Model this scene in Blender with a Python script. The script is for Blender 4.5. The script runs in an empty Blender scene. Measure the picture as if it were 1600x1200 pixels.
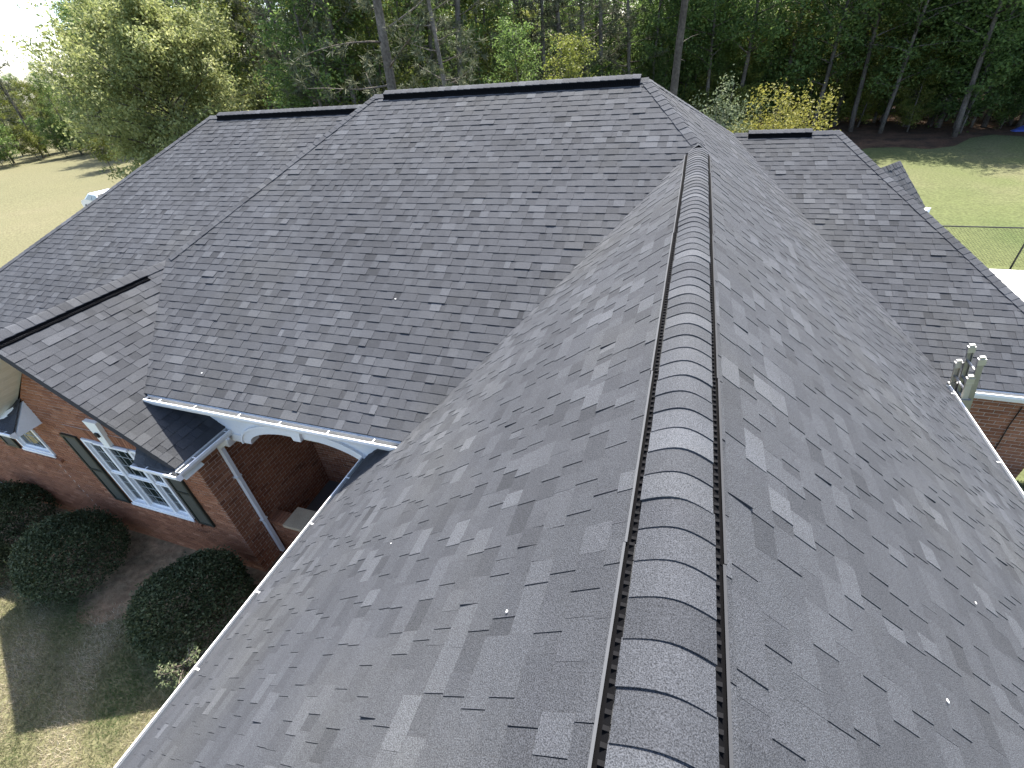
import bpy, math, random
import numpy as np
from mathutils import Vector, Matrix
random.seed(11)
rng = np.random.default_rng(11)
scene = bpy.context.scene
COL = scene.collection
R = math.radians

# ------------------------------------------------------------------ camera, sky, sun, exposure
CAM = np.array([-0.14, 0.0, 1.5]); YAW, PIT, ROL, FPX = -0.3719, 0.6290, -0.0913, 730.41
_cy, _sy = math.cos(YAW), math.sin(YAW)
_f = np.array([_sy*math.cos(PIT), _cy*math.cos(PIT), -math.sin(PIT)])
_r = np.array([_cy, -_sy, 0.0]); _u = np.cross(_r, _f)
_c, _s = math.cos(ROL), math.sin(ROL)
CR, CU, CF = _c*_r+_s*_u, -_s*_r+_c*_u, _f
cam_data = bpy.data.cameras.new('camera')
cam_data.sensor_width = 36.0; cam_data.lens = FPX/1600*36.0
cam_data.clip_start = 0.05; cam_data.clip_end = 2000
cam = bpy.data.objects.new('camera', cam_data); COL.objects.link(cam)
cam.matrix_world = Matrix(((CR[0], CU[0], -CF[0], CAM[0]), (CR[1], CU[1], -CF[1], CAM[1]),
                           (CR[2], CU[2], -CF[2], CAM[2]), (0, 0, 0, 1)))
scene.camera = cam

SUNV = Vector((-0.05, 0.577, 1.0)).normalized()
elev = math.asin(SUNV.z); azim = math.atan2(SUNV.x, SUNV.y)
world = bpy.data.worlds.new('World'); scene.world = world; world.use_nodes = True
wn = world.node_tree.nodes; wl = world.node_tree.links; wn.clear()
wo = wn.new('ShaderNodeOutputWorld'); bg = wn.new('ShaderNodeBackground'); sky = wn.new('ShaderNodeTexSky')
sky.sky_type = 'NISHITA'; sky.sun_disc = False; sky.sun_elevation = elev; sky.sun_rotation = azim
sky.air_density = 0.8; sky.dust_density = 1.6; sky.ozone_density = 0.6
bg.inputs['Strength'].default_value = 0.15
wl.new(sky.outputs['Color'], bg.inputs['Color']); wl.new(bg.outputs['Background'], wo.inputs['Surface'])
sl = bpy.data.lights.new('sun', 'SUN'); sl.energy = 4.6; sl.angle = R(0.55); sl.color = (1.0, 0.95, 0.87)
sun = bpy.data.objects.new('sun', sl); COL.objects.link(sun)
sun.rotation_euler = (-SUNV).to_track_quat('-Z', 'Y').to_euler()
sun.location = (-3, 30, 60)
scene.view_settings.view_transform = 'Standard'; scene.view_settings.look = 'None'
scene.view_settings.gamma = 1.0; scene.view_settings.use_curve_mapping = False
scene.view_settings.exposure = 1.92

def project(P):
    q = np.asarray(P, float)-CAM
    d = q@CF
    return 800+FPX*(q@CR)/d, 600-FPX*(q@CU)/d, d

# ------------------------------------------------------------------ helpers
class MB:
    def __init__(self): self.v = []; self.f = []; self.t = []
    def poly(self, pts, tone=.5):
        b = len(self.v); self.v += [tuple(map(float, p)) for p in pts]
        self.f.append(tuple(range(b, b+len(pts)))); self.t.append(tone)
    def faces(self, pts, fs, tone=.5):
        b = len(self.v); self.v += [tuple(map(float, p)) for p in pts]
        for f in fs: self.f.append(tuple(b+i for i in f)); self.t.append(tone)
    def obox(self, o, ax, sz, tone=.5):                   # corner o, unit axes, sizes
        o = np.asarray(o, float); a, b, c = [np.asarray(x, float)*s for x, s in zip(ax, sz)]
        p = [o, o+a, o+a+b, o+b, o+c, o+a+c, o+a+b+c, o+b+c]
        fs = [(0, 3, 2, 1), (4, 5, 6, 7), (0, 1, 5, 4), (1, 2, 6, 5), (2, 3, 7, 6), (3, 0, 4, 7)]
        if np.dot(np.cross(a, b), c) < 0: fs = [f[::-1] for f in fs]
        self.faces(p, fs, tone)
    def box(self, lo, hi, tone=.5):
        lo = np.asarray(lo, float); hi = np.asarray(hi, float)
        self.obox(lo, np.eye(3), hi-lo, tone)
    def prism(self, pts, d, tone=.5):                     # polygon extruded by vector d
        n = len(pts); P = [np.asarray(p, float) for p in pts]; d = np.asarray(d, float)
        nn = np.zeros(3)
        for i in range(n): nn += np.cross(P[i], P[(i+1) % n])
        if np.dot(nn, d) < 0: P = P[::-1]
        Q = [p+d for p in P]
        self.faces(P+Q, [tuple(range(n))[::-1], tuple(range(n, 2*n))]
                   + [(i, (i+1) % n, n+(i+1) % n, n+i) for i in range(n)], tone)
    def tube(self, pts, rad, n=8, tone=.5, cap=True):
        P = [np.asarray(p, float) for p in pts]; m = len(P)
        if not hasattr(rad, '__len__'): rad = [rad]*m
        b = len(self.v); a = None
        for i in range(m):
            d = P[min(i+1, m-1)]-P[max(i-1, 0)]; d = d/(np.linalg.norm(d)+1e-9)
            if a is None:
                a = np.cross(d, (0, 0, 1.) if abs(d[2]) < .9 else (1., 0, 0))
            a = a-d*np.dot(a, d); a = a/np.linalg.norm(a)
            c = np.cross(d, a)
            for k in range(n):
                w = 2*math.pi*k/n
                self.v.append(tuple(P[i]+rad[i]*(math.cos(w)*a+math.sin(w)*c)))
        for i in range(m-1):
            for k in range(n):
                k2 = (k+1) % n
                self.f.append((b+i*n+k, b+i*n+k2, b+(i+1)*n+k2, b+(i+1)*n+k)); self.t.append(tone)
        if cap:
            self.f.append(tuple(b+k for k in range(n))[::-1]); self.t.append(tone)
            self.f.append(tuple(b+(m-1)*n+k for k in range(n))); self.t.append(tone)
    def sweep(self, prof, P0, P1, ax_o, ax_z, tone=.5, close=True):   # 2D profile (o, z) swept from P0 to P1
        P0 = np.asarray(P0, float); P1 = np.asarray(P1, float); ao = np.asarray(ax_o, float); az = np.asarray(ax_z, float)
        n = len(prof); A = [P0+ao*x+az*z for x, z in prof]; B = [P1+ao*x+az*z for x, z in prof]
        fs = [(i, (i+1) % n, n+(i+1) % n, n+i) for i in range(n if close else n-1)]
        if close: fs += [tuple(range(n))[::-1], tuple(range(n, 2*n))]
        self.faces(A+B, fs, tone)
    def build(self, name, mat, parent=None, smooth=False, **props):
        me = bpy.data.meshes.new(name)
        me.from_pydata(self.v, [], self.f)
        at = me.attributes.new('tone', 'FLOAT', 'FACE'); at.data.foreach_set('value', np.array(self.t, 'f'))
        if smooth: me.polygons.foreach_set('use_smooth', [True]*len(self.f))
        me.materials.append(mat); me.update()
        return link(name, me, parent, **props)

def link(name, data, parent=None, **props):
    o = bpy.data.objects.new(name, data); COL.objects.link(o)
    if parent: o.parent = parent
    for k, v in props.items(): o[k] = v
    return o
def thing(name, label, cat, loc=(0, 0, 0), group=None):
    o = link(name, None); o.location = loc; o['label'] = label; o['category'] = cat
    if group: o['group'] = group
    return o
def quads_mesh(name, V, tone, mat):                       # V: (N,4,3)
    N = len(V); me = bpy.data.meshes.new(name)
    me.vertices.add(N*4); me.vertices.foreach_set('co', np.ascontiguousarray(V, 'f').ravel())
    me.loops.add(N*4); me.loops.foreach_set('vertex_index', np.arange(N*4, dtype='i'))
    me.polygons.add(N); me.polygons.foreach_set('loop_start', np.arange(0, N*4, 4, dtype='i'))
    at = me.attributes.new('tone', 'FLOAT', 'FACE'); at.data.foreach_set('value', np.asarray(tone, 'f'))
    me.materials.append(mat); me.update(calc_edges=True); me.validate()
    return me

# ------------------------------------------------------------------ materials
def mat(name, cols, rough=.8, spec=.3, blotch=(.6, .0), grain=(40, .0), bump=0., metal=0., trans=0., coat=0., tint=None):
    """colour ramp driven by the per-piece tone, times large blotches and fine grain"""
    m = bpy.data.materials.new(name); m.use_nodes = True
    nt = m.node_tree; n = nt.nodes; l = nt.links; n.clear()
    out = n.new('ShaderNodeOutputMaterial'); bs = n.new('ShaderNodeBsdfPrincipled')
    if len(cols) == 1: cols = cols*2
    at = n.new('ShaderNodeAttribute'); at.attribute_name = 'tone'
    rp = n.new('ShaderNodeValToRGB'); el = rp.color_ramp.elements
    while len(el) < len(cols): el.new(.5)
    for i, c in enumerate(cols):
        el[i].position = i/max(1, len(cols)-1) if len(cols) > 1 else 0
        el[i].color = (*c, 1)
    l.new(at.outputs['Fac'], rp.inputs['Fac'])
    col = rp.outputs['Color']
    geo = n.new('ShaderNodeNewGeometry')
    def nz(scale, amt, det):
        nonlocal col
        t = n.new('ShaderNodeTexNoise'); t.inputs['Scale'].default_value = scale; t.inputs['Detail'].default_value = det
        l.new(geo.outputs['Position'], t.inputs['Vector'])
        mr = n.new('ShaderNodeMapRange'); mr.inputs[1].default_value = .3; mr.inputs[2].default_value = .7
        mr.inputs[3].default_value = 1-amt; mr.inputs[4].default_value = 1+amt
        l.new(t.outputs['Fac'], mr.inputs[0])
        mx = n.new('ShaderNodeVectorMath'); mx.operation = 'SCALE'
        l.new(col, mx.inputs[0]); l.new(mr.outputs[0], mx.inputs['Scale']); col = mx.outputs[0]
        return t
    if blotch[1]: nz(blotch[0], blotch[1], 4)
    if tint:                                             # patches of algae-brown weathering
        t = n.new('ShaderNodeTexNoise'); t.inputs['Scale'].default_value = tint[1]; t.inputs['Detail'].default_value = 6
        l.new(geo.outputs['Position'], t.inputs['Vector'])
        mr = n.new('ShaderNodeMapRange'); mr.inputs[1].default_value = .48; mr.inputs[2].default_value = .68; l.new(t.outputs['Fac'], mr.inputs[0])
        mx = n.new('ShaderNodeMix'); mx.data_type = 'RGBA'; mx.blend_type = 'MULTIPLY'
        l.new(mr.outputs[0], mx.inputs[0]); l.new(col, mx.inputs[6]); mx.inputs[7].default_value = (*tint[0], 1); col = mx.outputs[2]
    g = None
    if grain[1]: g = nz(grain[0], grain[1], 2)
    l.new(col, bs.inputs['Base Color'])
    bs.inputs['Roughness'].default_value = rough; bs.inputs['Metallic'].default_value = metal
    bs.inputs['Specular IOR Level'].default_value = spec
    if coat: bs.inputs['Coat Weight'].default_value = coat
    if bump and g:
        b = n.new('ShaderNodeBump'); b.inputs['Strength'].default_value = bump; b.inputs['Distance'].default_value = .01
        l.new(g.outputs['Fac'], b.inputs['Height']); l.new(b.outputs['Normal'], bs.inputs['Normal'])
    if trans:
        tr = n.new('ShaderNodeBsdfTranslucent'); l.new(col, tr.inputs['Color'])
        mx = n.new('ShaderNodeMixShader'); mx.inputs[0].default_value = trans
        l.new(bs.outputs[0], mx.inputs[1]); l.new(tr.outputs[0], mx.inputs[2]); l.new(mx.outputs[0], out.inputs[0])
    else: l.new(bs.outputs[0], out.inputs[0])
    return m

M_SH = mat('asphalt_shingle', [(.024, .0254, .0284), (.0365, .0385, .0432), (.0465, .0490, .0546), (.067, .0705, .0775)], .92, .18, (.55, .13), (230, .62), .5, tint=((1.02, 1.0, .94), .6))
M_DECK = mat('roof_underlayment', [(.03, .03, .033)], .9)
M_VENT = mat('vent_plastic', [(.0025, .0025, .003), (.011, .011, .012), (.30, .315, .335)], .85, .08)  # pale last stop feeds the painted glint on the baffle edge
M_WHITE = mat('white_paint', [(.22, .22, .21), (.66, .66, .65), (.76, .76, .75)], .45, .4, (1.5, .05), (30, .03))
M_CREAM = mat('cream_vinyl', [(.66, .65, .58), (.78, .77, .70)], .5, .3, (1.5, .05))
M_MORT = mat('mortar', [(.50, .42, .34)], .95, .1, (2, .12), (60, .15))
M_BRICK = mat('red_brick', [(.105, .042, .024), (.205, .086, .047), (.26, .115, .062), (.34, .17, .10)], .9, .15, (3, .12), (70, .22), .2)
M_GLASS = mat('window_glass', [(.015, .022, .02)], .04, .6)
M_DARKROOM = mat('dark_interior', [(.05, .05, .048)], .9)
M_SHUT = mat('shutter_paint', [(.012, .016, .012), (.022, .026, .020)], .5, .4)
M_STONE = mat('cap_stone', [(.34, .26, .165), (.42, .33, .22)], .9, .2, (4, .1), (50, .15))
M_CONC = mat('concrete', [(.34, .33, .31), (.62, .60, .56)], .9, .2, (.8, .08), (25, .08))
M_PORCH = mat('porch_slab', [(.10, .095, .085), (.13, .125, .115)], .9, .2, (1.5, .15), (25, .1))
M_MUNT = mat('muntin_grey', [(.30, .32, .31)], .5, .3)
M_ALU = mat('ladder_aluminium', [(.20, .20, .20), (.42, .42, .41)], .4, .5, (6, .15), metal=.7)
M_BEIGE = mat('ladder_fibreglass', [(.26, .24, .17), (.36, .33, .25)], .5, .4, (6, .1))
M_BLACK = mat('black_rubber', [(.01, .01, .01), (.03, .03, .03)], .6, .3)
M_BARK = mat('bark', [(.045, .036, .028), (.10, .085, .07), (.20, .18, .155)], .95, .1, (1.2, .25), (9, .35), .6)
M_LEAF = {
 'oak':   mat('leaf_oak', [(.08, .10, .03), (.18, .21, .07), (.31, .33, .125), (.46, .46, .24)], .6, .25, (.35, .15), trans=.45),
 'wood':  mat('leaf_wood', [(.036, .064, .018), (.08, .13, .034), (.145, .215, .058), (.25, .31, .10)], .6, .25, (.12, .3), trans=.55),
 'wood2': mat('leaf_wood_yellow', [(.06, .072, .016), (.12, .145, .028), (.19, .21, .045), (.27, .25, .08)], .6, .25, (.12, .3), trans=.5),
 'pine':  mat('pine_needles', [(.036, .046, .024), (.07, .08, .042), (.12, .13, .07), (.18, .185, .11)], .7, .2, (.12, .25), trans=.2),
 'holly': mat('leaf_holly', [(.012, .020, .008), (.036, .050, .020), (.072, .086, .040), (.15, .16, .085)], .6, .15, (1.5, .2), trans=.12),
 'gold':  mat('leaf_gold', [(.09, .095, .02), (.17, .165, .032), (.25, .235, .05), (.34, .31, .09)], .6, .2, (.8, .12), trans=.4),
 'grey':  mat('leaf_greygreen', [(.06, .08, .04), (.12, .15, .07), (.20, .23, .12), (.30, .32, .20)], .6, .2, (.8, .12), trans=.35),
 'white': mat('blossom', [(.5, .5, .42), (.85, .85, .82)], .7, .2, trans=.3),
}
M_GRASS = mat('grass_blade', [(.06, .10, .032), (.155, .165, .075), (.31, .265, .175), (.50, .435, .32)], .7, .15, (.5, .1), trans=.3)

def ground_mat(name, cA, cB, cC, s1, s2, bump=.6, dry=None):
    m = bpy.data.materials.new(name); m.use_nodes = True; nt = m.node_tree; n = nt.nodes; l = nt.links
    bs = n['Principled BSDF']; geo = n.new('ShaderNodeNewGeometry')
    def noise(s, d, sq=None):
        t = n.new('ShaderNodeTexNoise'); t.inputs['Scale'].default_value = s; t.inputs['Detail'].default_value = d
        l.new(geo.outputs['Position'], t.inputs['Vector']); return t
    t1, t2, t3 = noise(s1, 5), noise(s2, 6), noise(9.0, 5)
    def ramp(f, a, b):
        r = n.new('ShaderNodeMapRange'); r.inputs[1].default_value = a; r.inputs[2].default_value = b
        l.new(f.outputs['Fac'], r.inputs[0]); return r
    r1, r2, r3 = ramp(t1, .38, .62), ramp(t2, .35, .68), ramp(t3, .3, .7)
    def mix(f, a, b, mode='MIX'):
        x = n.new('ShaderNodeMix'); x.data_type = 'RGBA'; x.blend_type = mode
        if isinstance(f, float): x.inputs[0].default_value = f
        else: l.new(f, x.inputs[0])
        for s, v in ((6, a), (7, b)):
            if isinstance(v, tuple): x.inputs[s].default_value = (*v, 1)
            else: l.new(v, x.inputs[s])
        return x.outputs[2]
    c = mix(r1.outputs[0], cA, cB); c = mix(r2.outputs[0], c, cC)
    if dry:                                              # drier turf towards the left (west) side
        sx = n.new('ShaderNodeSeparateXYZ'); l.new(geo.outputs['Position'], sx.inputs[0])
        rx = n.new('ShaderNodeMapRange'); rx.inputs[1].default_value = 2; rx.inputs[2].default_value = -14
        l.new(sx.outputs['X'], rx.inputs[0])
        ad = n.new('ShaderNodeMath'); ad.operation = 'MULTIPLY'; l.new(rx.outputs[0], ad.inputs[0]); ad.inputs[1].default_value = .72
        c = mix(ad.outputs[0], c, dry)
    mr = n.new('ShaderNodeMapRange'); mr.inputs[1].default_value = .25; mr.inputs[2].default_value = .75
    mr.inputs[3].default_value = .62; mr.inputs[4].default_value = 1.32; l.new(t3.outputs['Fac'], mr.inputs[0])
    sc = n.new('ShaderNodeVectorMath'); sc.operation = 'SCALE'; l.new(c, sc.inputs[0]); l.new(mr.outputs[0], sc.inputs['Scale'])
    l.new(sc.outputs[0], bs.inputs['Base Color']); bs.inputs['Roughness'].default_value = .95
    bs.inputs['Specular IOR Level'].default_value = .1
    b = n.new('ShaderNodeBump'); b.inputs['Strength'].default_value = bump; b.inputs['Distance'].default_value = .06
    l.new(t3.outputs['Fac'], b.inputs['Height']); l.new(b.outputs[0], bs.inputs['Normal'])
    return m
M_LAWN = ground_mat('lawn', (.060, .078, .027), (.112, .108, .056), (.082, .094, .037), .06, .35, dry=(.128, .115, .068))
M_STRAW = ground_mat('pine_straw', (.060, .034, .022), (.11, .064, .040), (.040, .028, .019), .2, .9)
M_MULCH = ground_mat('mulch', (.17, .112, .068), (.30, .205, .125), (.135, .105, .065), .8, 3.0)

# ------------------------------------------------------------------ ground and other setting
ZG = -6.70
def grid_sheet(name, xs, ys, zf, material, kind='structure'):
    nx, ny = len(xs), len(ys)
    v = [(x, y, zf(x, y)) for y in ys for x in xs]
    f = [(j*nx+i, j*nx+i+1, (j+1)*nx+i+1, (j+1)*nx+i) for j in range(ny-1) for i in range(nx-1)]
    me = bpy.data.meshes.new(name); me.from_pydata(v, [], f); me.materials.append(material)
    me.polygons.foreach_set('use_smooth', [True]*len(f)); me.update()
    return link(name, me, kind=kind)
def zlawn(x, y):
    d = max(0, math.hypot(x+2, y-6)-16)
    return ZG+min(1, d/25)*(.10*math.sin(x*.11+1)*math.cos(y*.09)+.07*math.sin(x*.23+y*.19))
xs = sorted(set(list(np.linspace(-420, -60, 25))+list(np.linspace(-60, 60, 81))+list(np.linspace(60, 420, 25))))
ys = sorted(set(list(np.linspace(-200, -20, 10))+list(np.linspace(-20, 100, 81))+list(np.linspace(100, 450, 20))))
grid_sheet('lawn', xs, ys, zlawn, M_LAWN)
def blob_sheet(name, pts, z, material, kind='structure'):
    me = bpy.data.meshes.new(name)
    me.from_pydata([(x, y, z(x, y) if callable(z) else z) for x, y in pts], [], [tuple(range(len(pts)))])
    me.materials.append(material); me.update(); return link(name, me, kind=kind)
# forest floor: grid following the lawn, edge irregular
def forest_floor():
    v = []; f = []; nx = 90
    for i in range(nx):
        x = -75+150*i/(nx-1)
        y0 = 45.5+1.6*math.sin(x*.35)+1.1*math.sin(x*.9+2)+(0 if x > -10 else (-10-x)*.35)
        for k in range(10):
            y = y0+k*k*1.1
            v.append((x, y, zlawn(x, y)+.015+.015*min(k, 3)))
    for i in range(nx-1):
        for k in range(9): f.append((i*10+k, (i+1)*10+k, (i+1)*10+k+1, i*10+k+1))
    me = bpy.data.meshes.new('forest_floor'); me.from_pydata(v, [], f); me.materials.append(M_STRAW); me.update()
    link('forest_floor', me, kind='structure')
forest_floor()
mp = []
for i in range(26):
    t = i/25; x = -16.5+10.2*t; mp.append((x, 1.75+.22*math.sin(x*2.1)+.13*math.sin(x*5.3)-(.25 if x > -8.5 else 0)))
mp += [(-6.2, 2.6), (-6.2, 4.1), (-16.5, 4.1)]
blob_sheet('mulch_bed', mp, ZG+.006, M_MULCH)
# pool terrace
m = MB(); m.box((8.6, 12.0, ZG-.2), (30, 21.15, ZG+.10), .9)
m.build('pool_deck', M_CONC, kind='structure')
m = MB(); m.prism([(10.9, 18.2, ZG+.104), (12.2, 18.75, ZG+.104), (18, 18.75, ZG+.104), (18, 13, ZG+.104), (10.9, 13, ZG+.104)], (0, 0, .012), .5)
M_POOL = mat('pool_water', [(.05, .22, .42)], .05, .5)
m.build('pool_water', M_POOL, kind='structure')

# ------------------------------------------------------------------ the house
S, SF = 0.8055, 0.5144            # side pitch, front pitch
Y1 = 8.605; ZR = .7985; YR = 10.157; XL = -6.624; XR = -.991
XW, ZW, WW, YF = -9.268, -1.360, 2.412, 2.985   # left wing
WL, WR = 4.061, 4.142
E = 0.1443                        # shingle exposure
house = thing('brick_house', 'large red brick house with dark grey shingled hip and gable roofs', 'house', (0, 4, ZG))
def hb(m, name, material, parent=None, **p):
    """build a house part; parts live in world coordinates under the house empty"""
    o = m.build(name, material, parent or house, **p)
    if parent is None: o.matrix_parent_inverse = house_inv
    return o
house_inv = Matrix.Translation(house.location).inverted()

def clip(poly, edges):
    for (a, b, c) in edges:       # keep a*x+b*y <= c
        out = []; n = len(poly)
        for i in range(n):
            p, q = poly[i], poly[(i+1) % n]
            dp = a*p[0]+b*p[1]-c; dq = a*q[0]+b*q[1]-c
            if dp <= 1e-9: out.append(p)
            if (dp < -1e-9 and dq > 1e-9) or (dp > 1e-9 and dq < -1e-9):
                t = dp/(dp-dq); out.append((p[0]+t*(q[0]-p[0]), p[1]+t*(q[1]-p[1])))
        poly = out
        if len(poly) < 3: return []
    return poly
def edges_of(poly):
    n = len(poly); area = sum(poly[i][0]*poly[(i+1) % n][1]-poly[(i+1) % n][0]*poly[i][1] for i in range(n))
    if area < 0: poly = poly[::-1]
    E_ = []
    for i in range(n):
        p, q = poly[i], poly[(i+1) % n]; dx, dy = q[0]-p[0], q[1]-p[1]
        E_.append((dy, -dx, dy*p[0]-dx*p[1]))
    return E_
def parea(p): return abs(sum(p[i][0]*p[(i+1) % len(p)][1]-p[(i+1) % len(p)][0]*p[i][1] for i in range(len(p))))/2

SHING = []                        # (screen area, slope object, verts, faces, tone)
def slope(pts3, eave_dir, up_dir, eave_pt, shingled=True, name='roof_slope', vstart=None):
    """one roof plane: a deck slab (part) and its shingles, listed for later"""
    u = np.array(eave_dir, float); u /= np.linalg.norm(u)
    v = np.array(up_dir, float); v /= np.linalg.norm(v)
    n = np.cross(u, v); 
    if n[2] < 0: n = -n
    o = np.array(eave_pt, float)
    P3 = [np.array(p, float) for p in pts3]
    d = MB(); d.prism([p-n*.010 for p in P3], -n*.12, .5)
    deck = hb(d, name, M_DECK)
    if not shingled: return deck
    uv = [((p-o)@u, (p-o)@v) for p in P3]
    eg = edges_of(uv)
    u0, u1 = min(a for a, b in uv), max(a for a, b in uv); v0, v1 = min(b for a, b in uv), max(b for a, b in uv)
    k = 0; vv = v0 if vstart is None else vstart
    while vv > v0+1e-6: vv -= E
    while vv < v1:
        x = u0-random.random()*.3; high = random.random() < .5; wave = random.uniform(-.002, .002)
        while x < u1:
            w = random.choice((.09, .12, .15, .17, .19, .21, .24, .28)) if high else random.choice((.08, .11, .14, .16, .18, .22))
            cell = [(x, vv), (x+w-.0015, vv), (x+w-.0015, vv+E+.004), (x, vv+E+.004)]
            c = clip(cell, eg)
            if c and parea(c) > 4e-4:
                hbut = .0085+random.uniform(-.001, .0012); lay = .0042 if high else 0
                if random.random() < .03: hbut += random.uniform(.003, .010)
                tr = random.random()
                tone = (random.gauss(.58, .13) if tr < .94 else random.gauss(.82, .08)) if high else (random.gauss(.45, .14) if tr < .96 else random.gauss(.74, .1))
                tone = min(1, max(.0, tone))
                top = []
                for a, b in c:
                    s = (b-vv)/E; hh = hbut*(1-s)+.0010*s+lay
                    top.append(o+u*a+v*(b+wave)+n*hh)
                bot = [o+u*a+v*(b+wave)-n*.006 for a, b in c]
                m_ = len(c)
                if np.dot(np.cross(top[1]-top[0], top[2]-top[1]), n) < 0: top = top[::-1]; bot = bot[::-1]
                fs = [tuple(range(m_))]+[(i, m_+i, m_+(i+1) % m_, (i+1) % m_) for i in range(m_)]
                cen = sum(top)/m_
                px, py, dp = project(cen)
                sa = 0
                if dp > .2 and -20 < px < 1620 and -20 < py < 1220:
                    q = [project(t) for t in top]
                    sa = parea([(a_, b_) for a_, b_, _ in q])
                SHING.append((sa, deck, top+bot, fs, tone))
            x += w; high = not high if random.random() < .88 else high
        vv += E; k += 1
    return deck

fz = lambda x, y: SF*(y-Y1)
def F(x, y): return (x, y, fz(x, y))
ye = Y1-2.539/SF                                                     # main eave line y = 3.668
main_front = slope([F(XL, YR), F(XW, Y1+ZW/SF), F(-7.804, ye), F(-3.152, ye), F(0, Y1), F(XR, YR)], (1, 0, 0), (0, 1, SF), F(-7.8, ye))
NL = lambda x, y: (x, y, S*x); NR = lambda x, y: (x, y, -S*x)
Y0 = -1.3
SLOT = .075
near_left = slope([NL(-SLOT, Y0), NL(-SLOT, Y1-SLOT*.9), NL(-WL, 4.25), NL(-WL, Y0)], (0, 1, 0), (1, 0, S), NL(-WL, Y0))
ridge_v = WR*math.hypot(1, S)
near_right = slope([NR(SLOT, Y0), NR(WR, Y0), NR(WR, 8.40), NR(.825, 13.593), NR(SLOT, 12.17)], (0, 1, 0), (-1, 0, S), NR(WR, Y0))
upper_right = slope([NR(0, Y1), NR(SLOT, Y1-.1), NR(SLOT, 12.17), NR(XR, YR)], (0, 1, 0), (-1, 0, S), NR(WR, Y0), vstart=ridge_v)
Z3, Y3, X3 = -.664, 13.593, 3.041
RW = lambda x, y: (x, y, Z3+SF*(y-Y3))
right_front = slope([RW(.825, Y3), RW(X3, Y3), RW(6.62, 7.99), RW(3.7, 7.99)], (1, 0, 0), (0, 1, SF), RW(4, 7.99))
LWs = lambda x, y: (x, y, ZW-S*(x-XW))
left_wing = slope([LWs(XW, YF), LWs(XW+WW, YF), LWs(XW+WW, 4.15), LWs(XW, 5.96)], (0, 1, 0), (-1, 0, S), LWs(XW+WW, YF))
LS = lambda x, y: (x, y, .5176-SF*(10.803-y))
left_front = slope([LS(-12.105, 10.803), LS(-6.97, 10.803), LS(-11.68, 3.38), LS(-16.85, 3.38)], (1, 0, 0), (0, 1, SF), LS(-16.85, 3.38))
# small angled roof behind the right hip
ua = np.array([.61, .79, 0]); pa = np.array([.79, -.61, 0]); B_ = np.array([4.89, 15.02, -1.6]); A_ = B_-ua*2.2
q_ = .9*np.array([.79, -.61, -1.05]); q2_ = .9*np.array([-.79, .61, -1.05])
nook_a = slope([A_, B_, B_+q_, A_+q_], ua, -q_, A_+q_)
slope([A_, B_, B_+q2_, A_+q2_], ua, -q2_, A_+q2_, False)
# planes turned away from the camera: plain decks
slope([F(XL, YR), F(XR, YR), (XR+3.0, YR+5.8, ZR-3), (XL-3.0, YR+5.8, ZR-3)], (1, 0, 0), (0, -1, SF), F(XL, YR), False)
slope([F(XL, YR), F(XW, Y1+ZW/SF), (XW, YF, ZW), (-11.68, YF, -3.303), (-11.68, 3.38, -3.303), (-6.97, 10.803, .5176)], (0, 1, 0), (1, 0, S), F(XL, YR), False)
slope([(-12.105, 10.803, .5176), (-16.85, 3.38, -3.303), (-16.85, 18.2, -3.303)], (0, 1, 0), (1, 0, S), (-16.85, 3.38, -3.3), False)
slope([(-12.105, 10.803, .5176), (-16.85, 18.2, -3.303), (-8, 18.2, -3.303), (-6.97, 10.803, .5176)], (1, 0, 0), (0, -1, SF), (-16.85, 18.2, -3.3), False)
slope([(.825, Y3, Z3), (X3, Y3, Z3), (6.62, 19.2, -3.546), (-2, 19.2, -3.546)], (1, 0, 0), (0, -1, SF), (6.62, 19.2, -3.5), False)
slope([(X3, Y3, Z3), (6.62, 7.99, -3.546), (6.62, 19.2, -3.546)], (0, 1, 0), (-1, 0, S), (6.62, 8, -3.5), False)

# the 300 shingles that show largest are objects; the rest of each plane is one part
SHING.sort(key=lambda s: -s[0])
rest = {}
for i, (sa, deck, vs, fs, tone) in enumerate(SHING):
    if i < 300:
        m = MB(); m.faces(vs, fs, tone); hb(m, 'shingle', M_SH, deck)
    else:
        rest.setdefault(deck.name, (deck, MB()))[1].faces(vs, fs, tone)
for deck, m in rest.values(): hb(m, 'shingle_courses', M_SH, deck, kind='stuff')

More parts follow.
